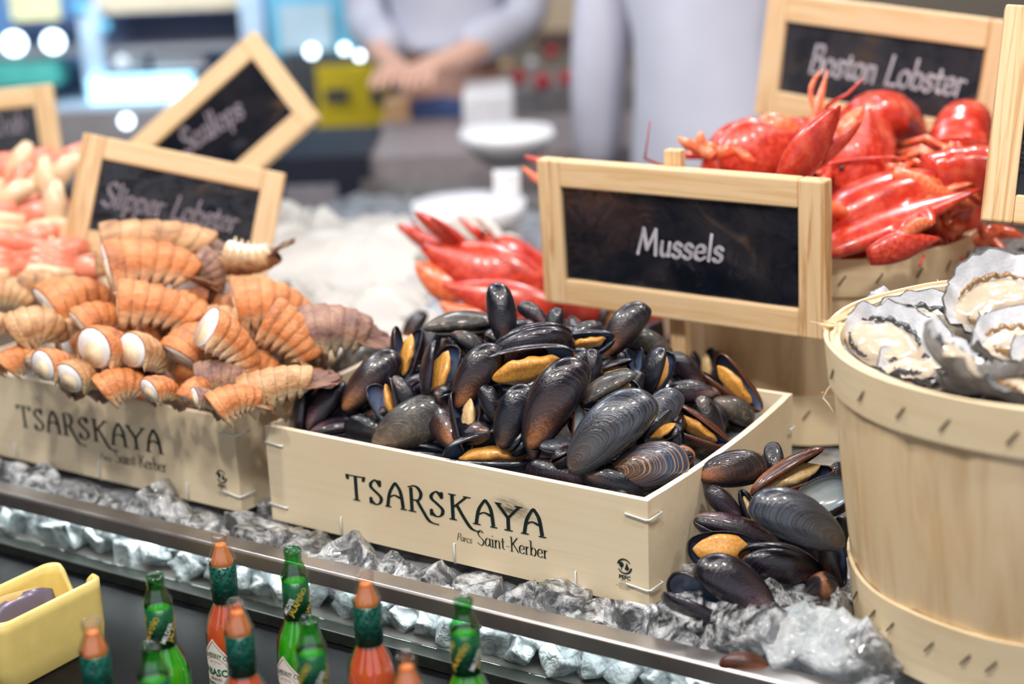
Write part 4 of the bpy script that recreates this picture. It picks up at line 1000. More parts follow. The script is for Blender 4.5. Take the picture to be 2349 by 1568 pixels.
claw_thing(1965, 345, 1.60, 80, 200, 0, 'largest red claw standing up against the Boston Lobster sign', wide=1.6, gape=.05)
claw_thing(2050, 500, 1.53, 22, 400, 0, 'very long flat claw slanting up across the lobster basket', roll=60, wide=.7, gape=.1)
claw_thing(2150, 425, 1.54, -22, 210, 0, 'orange pointed claw tip behind the right corner of the basket', wide=.55, gape=.05, col='orange')
claw_thing(1740, 330, 1.64, 20, 200, 0, 'rounded orange-red shell above the centre of the Mussels sign', wide=1.9, gape=.0)
claw_thing(1870, 240, 1.66, 75, 170, 0, 'thin orange leg tip pointing up at the lobster sign', wide=.35, gape=.0, col='orange')
def feeler(pts, w, lab):
    q = [atd(*p) for p in pts]; o = MB().tube(q, [w, w*.8, w*.6, w*.3][:len(q)] if len(q) <= 4 else [w*(1-.7*i/(len(q)-1)) for i in range(len(q))], 6).obj('lobster_feeler', M['red'])
    tag(o, lab, 'feeler', 'loose lobster feelers')
feeler([(1870, 300, 1.66), (1900, 240, 1.64), (1945, 215, 1.62), (1980, 180, 1.62)], .003, 'red feeler arching in front of the Boston Lobster sign')
feeler([(945, 507, 1.9), (970, 530, 1.86), (995, 548, 1.84), (1020, 575, 1.82)], .0022, 'thin red feeler poking up left of the white shells')
feeler([(1850, 385, 1.6), (1960, 365, 1.58), (2050, 360, 1.58), (2170, 390, 1.58)], .0022, 'long thin feeler lying across the lobster backs')
feeler([(2120, 585, 1.49), (2113, 600, 1.488), (2108, 612, 1.486)], .0015, 'short feeler hanging over the basket rim below the open pincer')
claw_thing(1330, 408, 1.80, 165, 270, 0, 'small pink claw tip peeping past the left corner of the Mussels sign', wide=.5, gape=.1)
for i in range(14):   # legs and joints filling the heap
    px, py = rnd.choice(((1900, 560), (2010, 420), (2060, 400), (2120, 500), (2200, 520), (2240, 540), (1960, 450), (1650, 340), (1780, 360), (1900, 340), (2000, 560), (2150, 560)))
    px += rnd.uniform(-25, 25); py += rnd.uniform(-20, 20); dp = rnd.uniform(1.56, 1.62); a = rnd.uniform(0, 6.3)
    q0 = atd(px, py, dp); q1 = atd(px+45*math.cos(a), py+30*math.sin(a), dp+.01); q2 = atd(px+95*math.cos(a+.5), py+60*math.sin(a+.5), dp)
    r = tag(MB().tube([q0, (q0+q1)/2, q1, (q1+q2)/2, q2], [.006, .008, .005, .006, .002], 8).obj('detached_lobster_leg', M['orange']), 'jointed orange shellfish leg lying among the red lobsters', 'lobster leg', 'legs among the lobsters')
# ------------------------------------------------------------------ oysters
M['oyster_in'] = plain('oyster_nacre', srgb(212, 214, 220), .22, bump=.5, bs=40, var=.1, coat=.5)
M['oyster_out'] = NT('oyster_rough_shell'); t = M['oyster_out']; t.set(Roughness=.6); v = t.coord(rand=True)
t.col(t.ramp(t.noise(v, 9, 6, .65, 1), [(.3, srgb(150, 142, 134)), (.45, srgb(206, 200, 194)), (.7, srgb(236, 234, 230))])); t.bump(t.noise(v, 22, 5, .6, 1.5), .8, .08); M['oyster_out'] = t.m
M['flesh'] = plain('oyster_flesh', srgb(206, 188, 166), .16, bump=.4, bs=26, var=.12, coat=.8, sss=.2)
M['mantle'] = plain('dark_mantle', srgb(58, 60, 62), .16, bump=.5, bs=80, var=.4, coat=.7)
M['mantle_brown'] = plain('brown_mantle', srgb(152, 112, 62), .18, bump=.5, bs=80, var=.3, coat=.7)
def oyster(px, py, z, ln, yaw, tx, ty, seed, lab, brown=False, closed=False, grp='open oysters heaped in the near basket'):
    rr = random.Random(seed); p = atz(px, py, z); s = ln*((p-CAM).dot(FW))/FPX
    r = thing('oyster', lab, 'oyster', group=grp)
    r.matrix_world = Matrix.Translation(p) @ Matrix.Rotation(math.radians(yaw), 4, 'Z') @ Matrix.Rotation(math.radians(tx), 4, 'X') @ Matrix.Rotation(math.radians(ty), 4, 'Y') @ Matrix.Scale(s, 4)
    NA, NR = 44, 8; off = Vector((seed*4.7, 0, 0))
    def rim(a):
        R = .5*(1+.28*math.cos(a))*(1-.22*abs(math.sin(a))); return R*(1+.10*noise.noise(Vector((math.cos(a)*1.5, math.sin(a)*1.5, 0))+off)+.09*noise.noise(Vector((math.cos(a)*6, math.sin(a)*6, 3))+off))
    def cup(k, a, dz, sc_=1):
        R = rim(a)*k*sc_; z = -.17*(1-k**2.4)+dz+.05*k**4*noise.noise(Vector((math.cos(a)*4, math.sin(a)*4, 7))+off)*2
        return Vector((R*math.cos(a), R*math.sin(a), z))
    for nm, m, d0, s0 in (('nacre', 'oyster_in', 0, .985), ('shell', 'oyster_out', -.035, 1.03)):
        mb = MB()
        mb.loft([[cup(max(.02, k/NR), 2*PI*j/NA, d0+(0 if k < NR else (.0 if nm == 'nacre' else .034)), s0) for j in range(NA)] for k in range(NR+1)], cap=(True, False))
        mb.obj(nm, M[m], r)
    if closed:
        mb = MB(); mb.loft([[Vector((rim(2*PI*j/NA)*k/NR*math.cos(2*PI*j/NA), rim(2*PI*j/NA)*k/NR*math.sin(2*PI*j/NA), .12*(1-(k/NR)**2)+.03*noise.noise(Vector((k*.9, j*.5, seed))))) for j in range(NA)] for k in range(1, NR+1)], cap=(True, False)); mb.obj('upper_shell', M['oyster_out'], r); return r
    mb = MB(); rg = []
    for k in range(10):
        t = k/9; rg.append([Vector((.06+.33*math.cos(a)*math.sin(PI*t/2)*(1+.12*noise.noise(Vector((math.cos(a)*2, math.sin(a)*2, t*2))+off)), .21*math.sin(a)*math.sin(PI*t/2), -.10+.10*math.cos(PI*t/2)+.03*noise.noise(Vector((math.cos(a)*3*t, math.sin(a)*3*t, 5))+off))) for a in [2*PI*j/28 for j in range(28)]])
    mb.loft(rg, cap=(True, False)); mb.obj('flesh', M['flesh'], r)
    for (a1, a2, rr_) in ((.4, 2.6, .86), (3.4, 4.6, .8)):
        mb = MB(); q = []
        for k in range(26):
            a = a1+(a2-a1)*k/25; q.append(Vector((.06+.33*rr_*math.cos(a)*1.06, .225*rr_*math.sin(a)*1.1, -.03+.02*math.sin(k*1.3))))
        mb.tube(q, [.026*math.sin(PI*(.08+.84*k/25))+.008*math.sin(k*2.1) for k in range(26)], 6, flat=.6); mb.obj('mantle', M['mantle_brown' if brown else 'mantle'], r)
    return r
ZT = .212
OY = [
(2010, 770, ZT+.012, 290, -50, 32, 14, 'oyster with a bluish nacre patch and brown burn spot at the left rim', False),
(1985, 812, ZT-.004, 230, -40, 10, 10, 'narrow oyster lying against the inner left rim of the basket', False),
(2110, 735, ZT+.016, 300, -20, 24, 8, 'wide oyster with a frilled dark edge at the back left', False),
(2270, 690, ZT+.035, 300, 20, 40, -20, 'big chalk-white oyster shell standing up at the back', True),
(2330, 775, ZT+.02, 290, 10, 16, 0, 'oyster with a brown mantle fringe near the right edge', True),
(2200, 800, ZT+.03, 270, -60, -30, 20, 'grey shell blade tilted toward the viewer in the middle', False),
(2090, 830, ZT+.0, 220, 10, 8, 0, 'pale oyster tucked under the tilted grey shell', False),
(2240, 850, ZT+.012, 260, 30, -24, 10, 'hollow grey oyster shell over the front rim', False),
(2340, 870, ZT+.012, 250, -20, 0, 8, 'pinkish oyster at the front right of the basket', True),
(2160, 870, ZT-.01, 230, 60, 0, 0, 'oyster just inside the front rim', False),
(2420, 800, ZT+.02, 280, 0, 10, 0, 'oyster beyond the right picture edge', True),
(2050, 705, ZT+.002, 180, 40, 20, 0, 'mauve-tipped oyster leaning on the back left rim', False),
(2400, 720, ZT+.02, 280, 60, 20, 0, 'white oyster at the far right back of the basket', False),
]
for i, (px, py, z, ln, yw, tx, ty, lab, br) in enumerate(OY): oyster(px, py, z, ln, yw, tx, ty, i+1, lab, br)
mb = MB(); rows = [[Vector((B1[0]+(.158*r_/10)*math.cos(2*PI*j/40), B1[1]+(.158*r_/10)*math.sin(2*PI*j/40), .192+.012*noise.noise(Vector((r_*.5, j*.6, 4)))+(.012 if r_ < 5 else 0))) for j in range(40)] for r_ in range(1, 11)]
mb.loft(rows, cap=(True, False)); tag(mb.obj('crushed_ice', M['crushed']), 'crushed ice under the oysters in the near basket', 'ice', kind='stuff')
for i, (px, py) in enumerate(((2310, 585), (2345, 560), (2290, 610), (2350, 610))):
    oyster(px, py, .178+.008*i, 110, i*70, rnd.uniform(-20, 20), 0, 30+i, ('craggy tan oyster in the far right basket', 'pale oyster under the large framed board', 'small brown oyster at the left rim of the far right basket', 'rough oyster cut by the right picture edge')[i], closed=True, grp='closed oysters in the far basket')
# support inside lobster basket
mb = MB(); rows = [[Vector((B2[0]+(.16*r_/10)*math.cos(2*PI*j/40), B2[1]+(.16*r_/10)*math.sin(2*PI*j/40), .16+.012*noise.noise(Vector((r_*.5, j*.6, 4))))) for j in range(40)] for r_ in range(1, 11)]
mb.loft(rows, cap=(True, False)); tag(mb.obj('crushed_ice', M['crushed']), 'crushed ice under the lobsters in their basket', 'ice', kind='stuff')
# ------------------------------------------------------------------ scallop shells (white heap in the middle distance)
def fan_mesh():
    mb = MB(); NA, NR = 40, 8; rg = []
    for k in range(1, NR+1):
        t = k/NR; r_ = []
        for j in range(NA+1):
            a = math.radians(-75+150*j/NA); rad = t*(.9+.1*math.cos(a*1.2)); rid = .012*math.cos(j*PI/2)*t
            r_.append(Vector((rad*math.cos(a)-.4, rad*math.sin(a)*.78, .22*math.sin(PI*min(1, t*.9))*math.cos(a*.9)+rid)))
        rg.append(r_)
    lo = [[q-Vector((0, 0, .03)) for q in r] for r in rg]
    mb.loft([a+b[::-1] for a, b in zip(rg, lo)]); mb.box((-.36, 0, .02), (.1, .36, .05))
    return mb.mesh('scallop_shell', M['scallop'])
M['scallop'] = plain('white_scallop', srgb(188, 182, 174), .5, bump=.3, bs=30, var=.1)
FM = fan_mesh()
sc_spots = [(960+70*math.cos(i*2.4)*(i/9)**.5*1.2-180, 640+40*math.sin(i*2.4)*(i/9)**.5, .1) for i in range(40)]
def whiteheap(x):  # top of the heap in picture rows
    return 500+.12*(x-620) if x < 940 else 540
k = 0
for i in range(70):
    px = rnd.uniform(610, 1000); t_ = rnd.random(); py = whiteheap(px)+12+t_*190; dep = 2.38-.42*t_
    if px < 660 and py > 600: continue
    o = place('scallop_shell', FM); o.matrix_world = frame(atd(px, py, dep), rnd.uniform(0, 360), rnd.uniform(-30, 30), rnd.uniform(-40, 40), rnd.uniform(.05, .075), upref=UP-FW*.6)
    tag(o, 'white scallop shell in the blurred pale heap behind the crates', 'scallop shell', 'white scallop shells in a heap')
for px, py, ln, lab in ((1075, 572, 230, 'large white shell dome directly above the red pincers'), (1165, 575, 110, 'white shell edge right of the large dome'), (985, 590, 90, 'white shell left of the large dome')):
    o = place('scallop_shell', FM); o.matrix_world = frame(atd(px, py, 2.0), 90, 0, 0, ln*2.0/FPX*.62, upref=-FW+UP*.4) ; tag(o, lab, 'scallop shell', 'white scallop shells by the lobsters')
# mound under the scallop shells: white crushed ice
mb = MB(); g0 = atz(800, 640, .03); rows = []
for i in range(1, 13):
    rows.append([Vector((g0.x+.30*(i/12)*math.cos(2*PI*j/44)*1.15+.02, g0.y+.42*(i/12)*math.sin(2*PI*j/44), -.03+.13*(1-(i/12)**2)+.015*noise.noise(Vector((i*.5, j*.5, 1))))) for j in range(44)])
mb.loft(rows, cap=(True, False)); tag(mb.obj('shaved_ice', M['scallop']), 'white shaved ice mound under the scallop shells', 'ice', kind='stuff')
# ------------------------------------------------------------------ crab legs at the far left
M['crabred'] = plain('crab_leg_pink', srgb(232, 132, 104), .35, bump=.2, bs=40, var=.15, coat=.2)
M['crabcream'] = plain('crab_leg_cream', srgb(224, 190, 152), .4, bump=.2, bs=40, var=.08, coat=.2)
cl = [(60, 360, 12, 'red', 'pink'), (130, 350, 20, 'red', 'salmon'), (30, 400, 70, 'cream', 'cream'), (110, 400, 40, 'cream', 'ivory'), (20, 440, 60, 'red', 'rosy'), (120, 440, 100, 'cream', 'white'), (40, 480, 15, 'red', 'coral'), (60, 510, 8, 'cream', 'sandy'), (30, 540, 20, 'red', 'orange'), (130, 500, 90, 'cream', 'chalky'), (90, 560, 10, 'red', 'deep orange'), (30, 590, 5, 'red', 'rust-red'), (-10, 450, 30, 'cream', 'straw'), (150, 540, 60, 'cream', 'pale'), (-20, 380, 15, 'red', 'flesh-pink'), (170, 590, 0, 'red', 'brick-red')]
for i, (px, py, an, c, w) in enumerate(cl):
    dep = 2.05-.0012*(py-350); r = thing('crab_cluster', w+' crab leg cluster in the blurred heap at the left edge', 'crab', group='crab legs heaped at the far left'); r.matrix_world = frame(atd(px, py+25, dep), an+180, 0, rnd.uniform(-30, 30), .115)
    mb = MB(); mb.tube([(-.5, 0, 0), (-.35, 0, .06), (-.1, .02, .05), (.05, .0, 0)], [.06, .12, .14, .07], 10, flat=.7); mb.obj('body', M['crabred' if c == 'red' else 'crabcream'], r)
    for k in range(4):
        y = -.16+.11*k; MB().tube([(0, y*.6, .02), (.35, y*1.1, .12+.03*k), (.40, y*1.2, .10), (.8, y*1.9, .0), (1.0, y*2.2, -.08)], [.10, .095, .08, .075, .02], 8).obj('leg', M['crabred' if (c == 'red') != (k == 3) else 'crabcream'], r)
o = MB().box((0, 0, 0), (.5, .34, .1)).obj('wooden_crate', M['crate'], smooth=False); o.location = atz(-20, 600, .14)+Vector((-.02, .16, -.09)); o.rotation_euler = (0, 0, YAW*.35); tag(o, 'blurred wooden crate under the crab legs at the far left', 'crate')
# ------------------------------------------------------------------ sauce bottles
def thin_glass(name, c, edge=1.5):
    t = NT(name); t.n.remove(t.b); tr = t.new('ShaderNodeBsdfTransparent'); tr.inputs[0].default_value = c
    gl = t.new('ShaderNodeBsdfGlossy'); gl.inputs['Roughness'].default_value = .03; lw = t.new('ShaderNodeLayerWeight'); lw.inputs[0].default_value = .25
    mx = t.new('ShaderNodeMixShader'); t.l(t.ramp(lw.outputs['Facing'], [(0, .12), (.45, .22), (.8, .55), (1, .9)]), mx.inputs[0]); t.l(tr.outputs[0], mx.inputs[1]); t.l(gl.outputs[0], mx.inputs[2]); t.l(mx.outputs[0], t.out.inputs[0]); return t.m
M['gclear'] = thin_glass('clear_bottle_glass', (.94, .88, .84, 1)); M['ggreen'] = thin_glass('green_bottle_glass', (.22, .66, .30, 1))
M['sauce_red'] = plain('orange_red_sauce', srgb(232, 96, 50), .35, var=.05, coat=.3, sss=.2)
M['sauce_film'] = plain('orange_sauce_film', srgb(240, 150, 78), .35, var=.08, coat=.3, sss=.2)
M['sauce_film'].node_tree.nodes['Principled BSDF'].inputs['Alpha'].default_value = .72
M['sauce_green'] = plain('lime_green_sauce', srgb(206, 244, 70), .35, var=.05, coat=.3, sss=.2)
M['sauce_gfilm'] = plain('green_sauce_film', srgb(170, 200, 90), .35, var=.1)
M['sleeve'] = plain('teal_foil_sleeve', srgb(10, 84, 70), .3, var=.08, metal=.2); M['sleeve_g'] = plain('green_foil_sleeve', srgb(14, 82, 48), .3, var=.08, metal=.2)
M['label'] = plain('white_paper_label', srgb(244, 240, 234), .6, var=.01); M['lred'] = plain('red_label_ink', srgb(190, 50, 46), .6); M['lgreen'] = plain('green_label_ink', srgb(22, 100, 68), .6)
M['gold'] = plain('gold_ink', srgb(206, 176, 66), .45); M['wht'] = plain('white_ink', srgb(236, 240, 238), .5); M['dteal'] = plain('dark_teal_ink', srgb(4, 52, 48), .5)
PR = [(.0062, .146), (.0070, .1452), (.0071, .1436), (.0061, .1428), (.0070, .1415), (.0060, .1402), (.0069, .1388), (.0060, .1372), (.0072, .1345), (.0096, .128), (.0112, .1245), (.0110, .1228), (.0101, .1218), (.0101, .0895), (.0112, .0865), (.0140, .081), (.0168, .0745), (.0184, .068), (.019, .060), (.019, .006), (.0172, .001), (.0001, .0)]
def cyl(R, th0): return lambda x, z: Vector((R*math.sin(th0+x/R), -R*math.cos(th0+x/R), z))
def bottle(px, py, green, rot, lab):
    p = atz(px, py, SHELF+.146); r = thing('sauce_bottle', lab, 'bottle', (p.x, p.y, SHELF), 'pepper sauce bottles in front of the ice'); r.rotation_euler = (0, 0, math.radians(rot))
    MB().lathe([(.0050, .1445), (.0056, .146)]+PR, 28).obj('glass', M['ggreen' if green else 'gclear'], r)
    f = MB(); f.lathe([(.0001, .003), (.0176, .003), (.0177, .0585), (.0151, .0718), (.0090, .0885), (.0086, .0925), (.0001, .0925)], 28); f.obj('sauce', M['sauce_green' if green else 'sauce_red'], r)
    top = .1265 if not green else .112
    MB().lathe([(.0001, .0927), (.0086, .0927), (.0088, .119), (.0001, .120)] if green else [(.0001, .0927), (.0090, .0927), (.0089, .12), (.0090, .1235), (.0074, .128), (.0052, .134), (.0047, .137), (.0036, .1375), (.0030, .134), (.0001, .133)], 24).obj('sauce_film', M['sauce_gfilm' if green else 'sauce_film'], r)
    slv = MB().lathe([(.0102, .0892), (.0106, .0892), (.0106, .1212), (.0102, .1212)], 28).obj('neck_sleeve', M['sleeve_g' if green else 'sleeve'], r)
    R = .01075; mb = MB(); mats = [M['wht'], M['gold'], M['dteal']]
    a = math.radians(58); ca, sa = math.cos(a), math.sin(a)
    for k, th0 in enumerate((-.35, PI-.2)):
        for j, (w_, h_, dx, mi) in enumerate((('MILDER', .0042, .0065, 0), ('JALAPE\u00d1O', .0046, .0125, 1), ('TABASCO', .004, -.0005, 2), ('JALAPE\u00d1O', .0046, -.0085, 1)) if green else (('TABASCO', .0065, -.007, 2), ('TABASCO', .0065, .004, 2), ('TABASCO', .0065, .015, 2))):
            c = cyl(R, th0); ftext(mb, w_, lambda x, y, c=c, dx=dx: c(dx-.004+x*ca-y*sa, .0935+x*sa+y*ca*.9) if .0895 < .0935+x*sa+y*ca*.9 < .1209 else c(dx-.004+x*ca-y*sa, max(.0896, min(.1208, .0935+x*sa+y*ca*.9))), h_, 0, 0, 0, .02, mi, .85)
    mb.obj('sleeve_lettering', mats, slv, smooth=False)
    c = cyl(.01925, 0); mb = MB(); n = 16
    Hh, Wd, zc = .030, .030, .033
    def diamond(k, mp): 
        q = []
        for (x0, z0), (x1, z1) in zip(((0, 1), (1, 0), (0, -1), (-1, 0)), ((1, 0), (0, -1), (-1, 0), (0, 1))):
            for i in range(n): t = i/n; q.append(((x0+(x1-x0)*t)*Wd*k*.86, zc+(z0+(z1-z0)*t)*Hh*k))
        return q
    q = diamond(1, c)
    for i in range(n*2):  # horizontal strips of the diamond
        z0 = zc-Hh+2*Hh*i/(n*2); z1 = zc-Hh+2*Hh*(i+1)/(n*2); w0, w1 = (Wd*.86*(1-abs(z-zc)/Hh) for z in (z0, z1))
        st0 = [c(-w0+2*w0*k/12, max(z0, .006)) for k in range(13)]; st1 = [c(-w1+2*w1*k/12, max(z1, .006)) for k in range(13)]; mb.loft([st0, st1], close=False)
    lbl = mb.obj('label', M['label'], r)
    mb = MB(); c2 = cyl(.0194, 0); q0, q1 = diamond(.93, c2), diamond(.905, c2)
    for i in range(len(q0)):
        j = (i+1) % len(q0)
        if min(q0[i][1], q0[j][1]) > .007: mb.add([c2(*q0[i]), c2(*q0[j]), c2(*q1[j]), c2(*q1[i])], [(0, 1, 2, 3)], 0)
    for i in range(40):
        t0, t1 = 2*PI*i/40, 2*PI*(i+1)/40; rr_ = .0125; z_ = .034
        mb.add([c2(a_*math.cos(t), z_+a_*math.sin(t)) for a_, t in ((rr_, t0), (rr_, t1), (rr_-.0003, t1), (rr_-.0003, t0))], [(0, 1, 2, 3)], 0)
    def arc(s, h, rad, zc_, mi, sq=1, bold=0):
        v, f_, w = font_mesh(s, bold); k_ = h/.72*sq
        def mp(x, y): a_ = (x-w*k_/2)/rad; return c2((rad+y)*math.sin(a_), zc_+(rad+y)*math.cos(a_))
        mb.add([mp(v_[0]*k_, v_[1]*h/.72) for v_ in v], f_, mi)
    arc('MADE IN U.S.A.', .0014, .014, .0355, 0); arc('McILHENNY CO.', .0036, .030, .0165, 1, .8, .02); arc('AVERY ISLAND', .0013, .010, .0325, 0)
    ftext(mb, 'LA.', c2, .0012, 0, .0405, .5, 0, 0); ftext(mb, 'TABASCO', c2, .0062, 0, .0305, .5, .03, 1, .9); ftext(mb, 'BRAND', c2, .0026, 0, .0262, .5, .01, 0); ftext(mb, 'PEPPER SAUCE', c2, .0034, 0, .0205, .5, .02, 1, .8)
    mb.obj('label_print', [M['lred'], M['lgreen']], lbl, smooth=False)
    return r
for px, py, g, rot, lab in (
 (355, 1318, 1, 30, 'green jalapeno sauce bottle, leftmost sharp one, beside the yellow holder'),
 (503, 1224, 0, -34, 'orange-red sauce bottle standing tallest at the back row by the rail'),
 (541, 1377, 0, 160, 'blurred orange-red bottle directly before the tallest one'),
 (208, 1422, 0, 150, 'blurred red-topped bottle in front of the yellow holder'),
 (344, 1478, 1, 40, 'heavily blurred green bottle top at the bottom left'),
 (670, 1258, 1, -38, 'green jalapeno bottle with a white diamond label left of centre'),
 (708, 1418, 1, 20, 'blurred green bottle overlapping the one with the diamond label'),
 (836, 1312, 0, -14, 'orange-red bottle alone between the two green groups'),
 (931, 1500, 0, 170, 'blurred bare orange bottle neck at the bottom edge'),
 (1062, 1373, 1, 36, 'rightmost green sauce bottle, fully before the steel rail')): bottle(px, py, g, rot, lab)
# ------------------------------------------------------------------ yellow sachet holder
M['ceramic'] = plain('butter_yellow_ceramic', srgb(238, 214, 130), .16, var=.03, coat=.5)
zt = SHELF+.062
P1, P2, P3 = atz(8, 1436, zt), atz(238, 1322, zt), atz(118, 1284, zt)
ux = (P2-P1); LX = ux.length*1.05; ux.normalize(); uy = Vector((-ux.y, ux.x, 0)); WY = abs((P3-P2).dot(uy))
cen = P1+ux*LX/2+uy*WY/2-ux*.004
r = thing('sachet_holder', 'butter-yellow ceramic holder with scooped ends at the lower left corner', 'holder', (cen.x, cen.y, SHELF)); r.rotation_euler = (0, 0, math.atan2(ux.y, ux.x))
def rring(lx, wy, cr, n=10):
    o = []
    for cx, cy, a0_ in ((lx/2-cr, wy/2-cr, 0), (-lx/2+cr, wy/2-cr, PI/2), (-lx/2+cr, -wy/2+cr, PI), (lx/2-cr, -wy/2+cr, 3*PI/2)):
        for k in range(n+1): a = a0_+PI/2*k/n; o.append((cx+cr*math.cos(a), cy+cr*math.sin(a)))
        if abs(a0_-PI) < .1 or a0_ < .1:
            pass
    q = []
    for i in range(len(o)):
        a, b = o[i], o[(i+1) % len(o)]; d = math.hypot(b[0]-a[0], b[1]-a[1]); m = max(1, int(d/.004))
        for k in range(m): q.append((a[0]+(b[0]-a[0])*k/m, a[1]+(b[1]-a[1])*k/m))
    return q
def topz(x, y): return .062-(.026*math.exp(-(y/(WY*.23))**4) if abs(x) > LX/2-.012 else 0)
Ro = rring(LX, WY, .012); sc_ = lambda t: [(x*(1-.0*t), y) for x, y in Ro]
Ri = [(x*(LX-.010)/LX, y*(WY-.010)/WY) for x, y in Ro]
mb = MB(); mb.loft([[(x*.95, y*.95, 0) for x, y in Ro], [(x*.97, y*.97, .002) for x, y in Ro]]+[[(x, y, topz(x, y)*k) for x, y in Ro] for k in (.3, .6, .85, .98)]+[[((x+a)/2, (y+b)/2, topz(x, y)+.001) for (x, y), (a, b) in zip(Ro, Ri)]]+[[(x, y, topz(a, b)*k) for (x, y), (a, b) in zip(Ri, Ro)] for k in (.98, .85, .5)]+[[(x, y, .006) for x, y in Ri]], cap=(True, True))
mb.obj('holder_body', M['ceramic'], r)
M['foil'] = plain('mauve_foil', srgb(118, 108, 128), .3, metal=.3, bump=.2, bs=30); M['tan'] = plain('tan_paper', srgb(206, 172, 108), .5)
def sachet(dx, dy, m, lab, tip):
    mb = MB(); rows = []
    for i in range(13):
        x = -.034+.068*i/12; hgt = .028+.026*math.sin(PI*(.2+.6*i/12))
        rows.append([Vector((x, .004*math.sin(i*.6)+.0015*j, hgt*j/6+.004)) for j in range(7)]+[Vector((x, .004*math.sin(i*.6)+.0015*j-.0012, hgt*j/6+.004)) for j in range(6, -1, -1)])
    mb.loft(rows); o = mb.obj('sachet', M[m]); o.matrix_world = Matrix.Translation((cen.x, cen.y, SHELF+.004)) @ Matrix.Rotation(math.atan2(ux.y, ux.x), 4, 'Z') @ Matrix.Translation((dx, dy, 0)) @ Matrix.Rotation(tip, 4, 'X'); tag(o, lab, 'sachet')
sachet(-.006, .008, 'tan', 'tan paper card standing at the back of the yellow holder', .1); sachet(.0, -.008, 'foil', 'mauve foil sachet leaning in the yellow holder', -.15)
# ------------------------------------------------------------------ the room
def struct(o): o['kind'] = 'structure'; return o
M['floor'] = plain('grey_floor_tile', srgb(120, 114, 112), .4, var=.1); M['wallb'] = plain('beige_wall', srgb(206, 194, 178), .7, var=.05)
M['ceil'] = plain('dark_ceiling', srgb(92, 90, 94), .8); M['mauve'] = plain('brushed_counter', srgb(156, 146, 148), .45, metal=.2, var=.08)
struct(MB().box((0, 3.6, -.975), (9, 12, .05)).obj('floor', M['floor'], smooth=False))
struct(MB().box((0, 3.6, 2.25), (9, 12, .05)).obj('ceiling', M['ceil'], smooth=False))
struct(MB().box((0, 9.6, .64), (9, .05, 3.3)).obj('wall_back', M['wallb'], smooth=False))
struct(MB().box((-4.5, 3.6, .64), (.05, 12, 3.3)).obj('wall_left', M['wallb'], smooth=False))
struct(MB().box((4.5, 3.6, .64), (.05, 12, 3.3)).obj('wall_right', M['wallb'], smooth=False))
lamp(atd(250, 0, 4.1)+Vector((0, 0, .45)), atd(250, 120, 4.7), 1.0, 8, (.62, .84, 1), sy=.1, nm='fridge_strip_light')
def em(name, c, s):
    t = NT(name); t.b.inputs['Emission Color'].default_value = c; t.b.inputs['Emission Strength'].default_value = s; t.b.inputs['Base Color'].default_value = c; return t.m
def pb(name, x0, y0, x1, y1, dep, th, m, parent=None, bevel=0):
    p = atd((x0+x1)/2, (y0+y1)/2, dep); w, h = abs(x1-x0)*dep/FPX, abs(y1-y0)*dep/FPX/.96
    o = MB().box((0, 0, 0), (w, th, h)).obj(name, M[m] if isinstance(m, str) else m, smooth=False, bevel=bevel); o.location = (p.x, p.y+th/2, p.z)
    if parent: o.parent = parent
    return o
def pm(name, c, rough=.5, **k): M[name] = plain(name, srgb(*c), rough, **k); return name
pm('fridge_blue', (96, 134, 178)); pm('fridge_dark', (58, 72, 104)); pm('post_white', (196, 214, 232), .3); pm('teal', (84, 178, 164)); pm('cream', (226, 214, 160)); pm('box_dark', (66, 68, 72), .4); pm('yellow', (214, 186, 20), .5)
pm('navy', (22, 26, 42), .5); pm('greyp', (132, 128, 134)); pm('white_paint', (232, 230, 232), .4); pm('brown', (92, 70, 62)); pm('redfood', (196, 34, 48), .4); pm('orangewood', (222, 176, 128)); pm('beigewood', (214, 190, 160)); pm('steelc', (150, 142, 142), .4); pm('cyanframe', (110, 186, 214))
M['glow'] = em('white_blue_glint', (.72, .88, 1, 1), 5.5); M['glow2'] = em('cyan_shelf_light', (.42, .80, 1, 1), 1.5); M['screen'] = em('picture_screen', (.32, .42, .48, 1), .35)
D = 4.4
fr_ = thing('display_fridge', 'blue-lit refrigerated display case blurred in the upper left background', 'fridge')
pb('back_panel', -160, -120, 640, 330, D+.3, .05, 'fridge_blue', fr_); pb('back_panel', 240, 30, 560, 110, D+.22, .05, 'fridge_dark', fr_); pb('back_panel', 30, 45, 200, 75, D+.22, .04, 'fridge_dark', fr_)
pb('top_rail', 210, -60, 560, 22, D, .1, 'beigewood', fr_); pb('post', 192, 20, 238, 300, D, .05, 'post_white', fr_); pb('post', 555, -60, 606, 250, D-.05, .05, 'post_white', fr_)
pb('shelf_light', 205, 178, 440, 246, D, .05, 'glow2', fr_); pb('shelf', -100, 238, 560, 256, D-.03, .3, 'post_white', fr_); pb('shelf', -100, 118, 560, 126, D, .25, 'steelc', fr_)
pb('base_panel', -160, 256, 640, 420, D-.05, .1, 'steelc', fr_)
for x0, x1 in ((245, 330), (350, 470), (20, 90)): pb('tray', x0, 128, x1, 160, D+.02, .1, 'steelc', fr_)
tag(pb('teal_tray', -60, 150, 128, 198, D-.06, .15, 'teal'), 'teal tray glowing on the fridge shelf at the left edge', 'tray')
tag(pb('price_board', 22, -30, 132, 44, D-.15, .02, 'cream'), 'cream price board at the top left corner', 'board')
def blob(nm, px, py, dep, rpx, m, lab, cat, sx=1, sz=1, grp=None):
    s = rpx*dep/FPX; o = MB().lathe([(max(.0001, math.sin(PI*k/12))*s*sx, -math.cos(PI*k/12)*s*sz) for k in range(13)], 20).obj(nm, M[m]); o.location = atd(px, py, dep); return tag(o, lab, cat, grp)
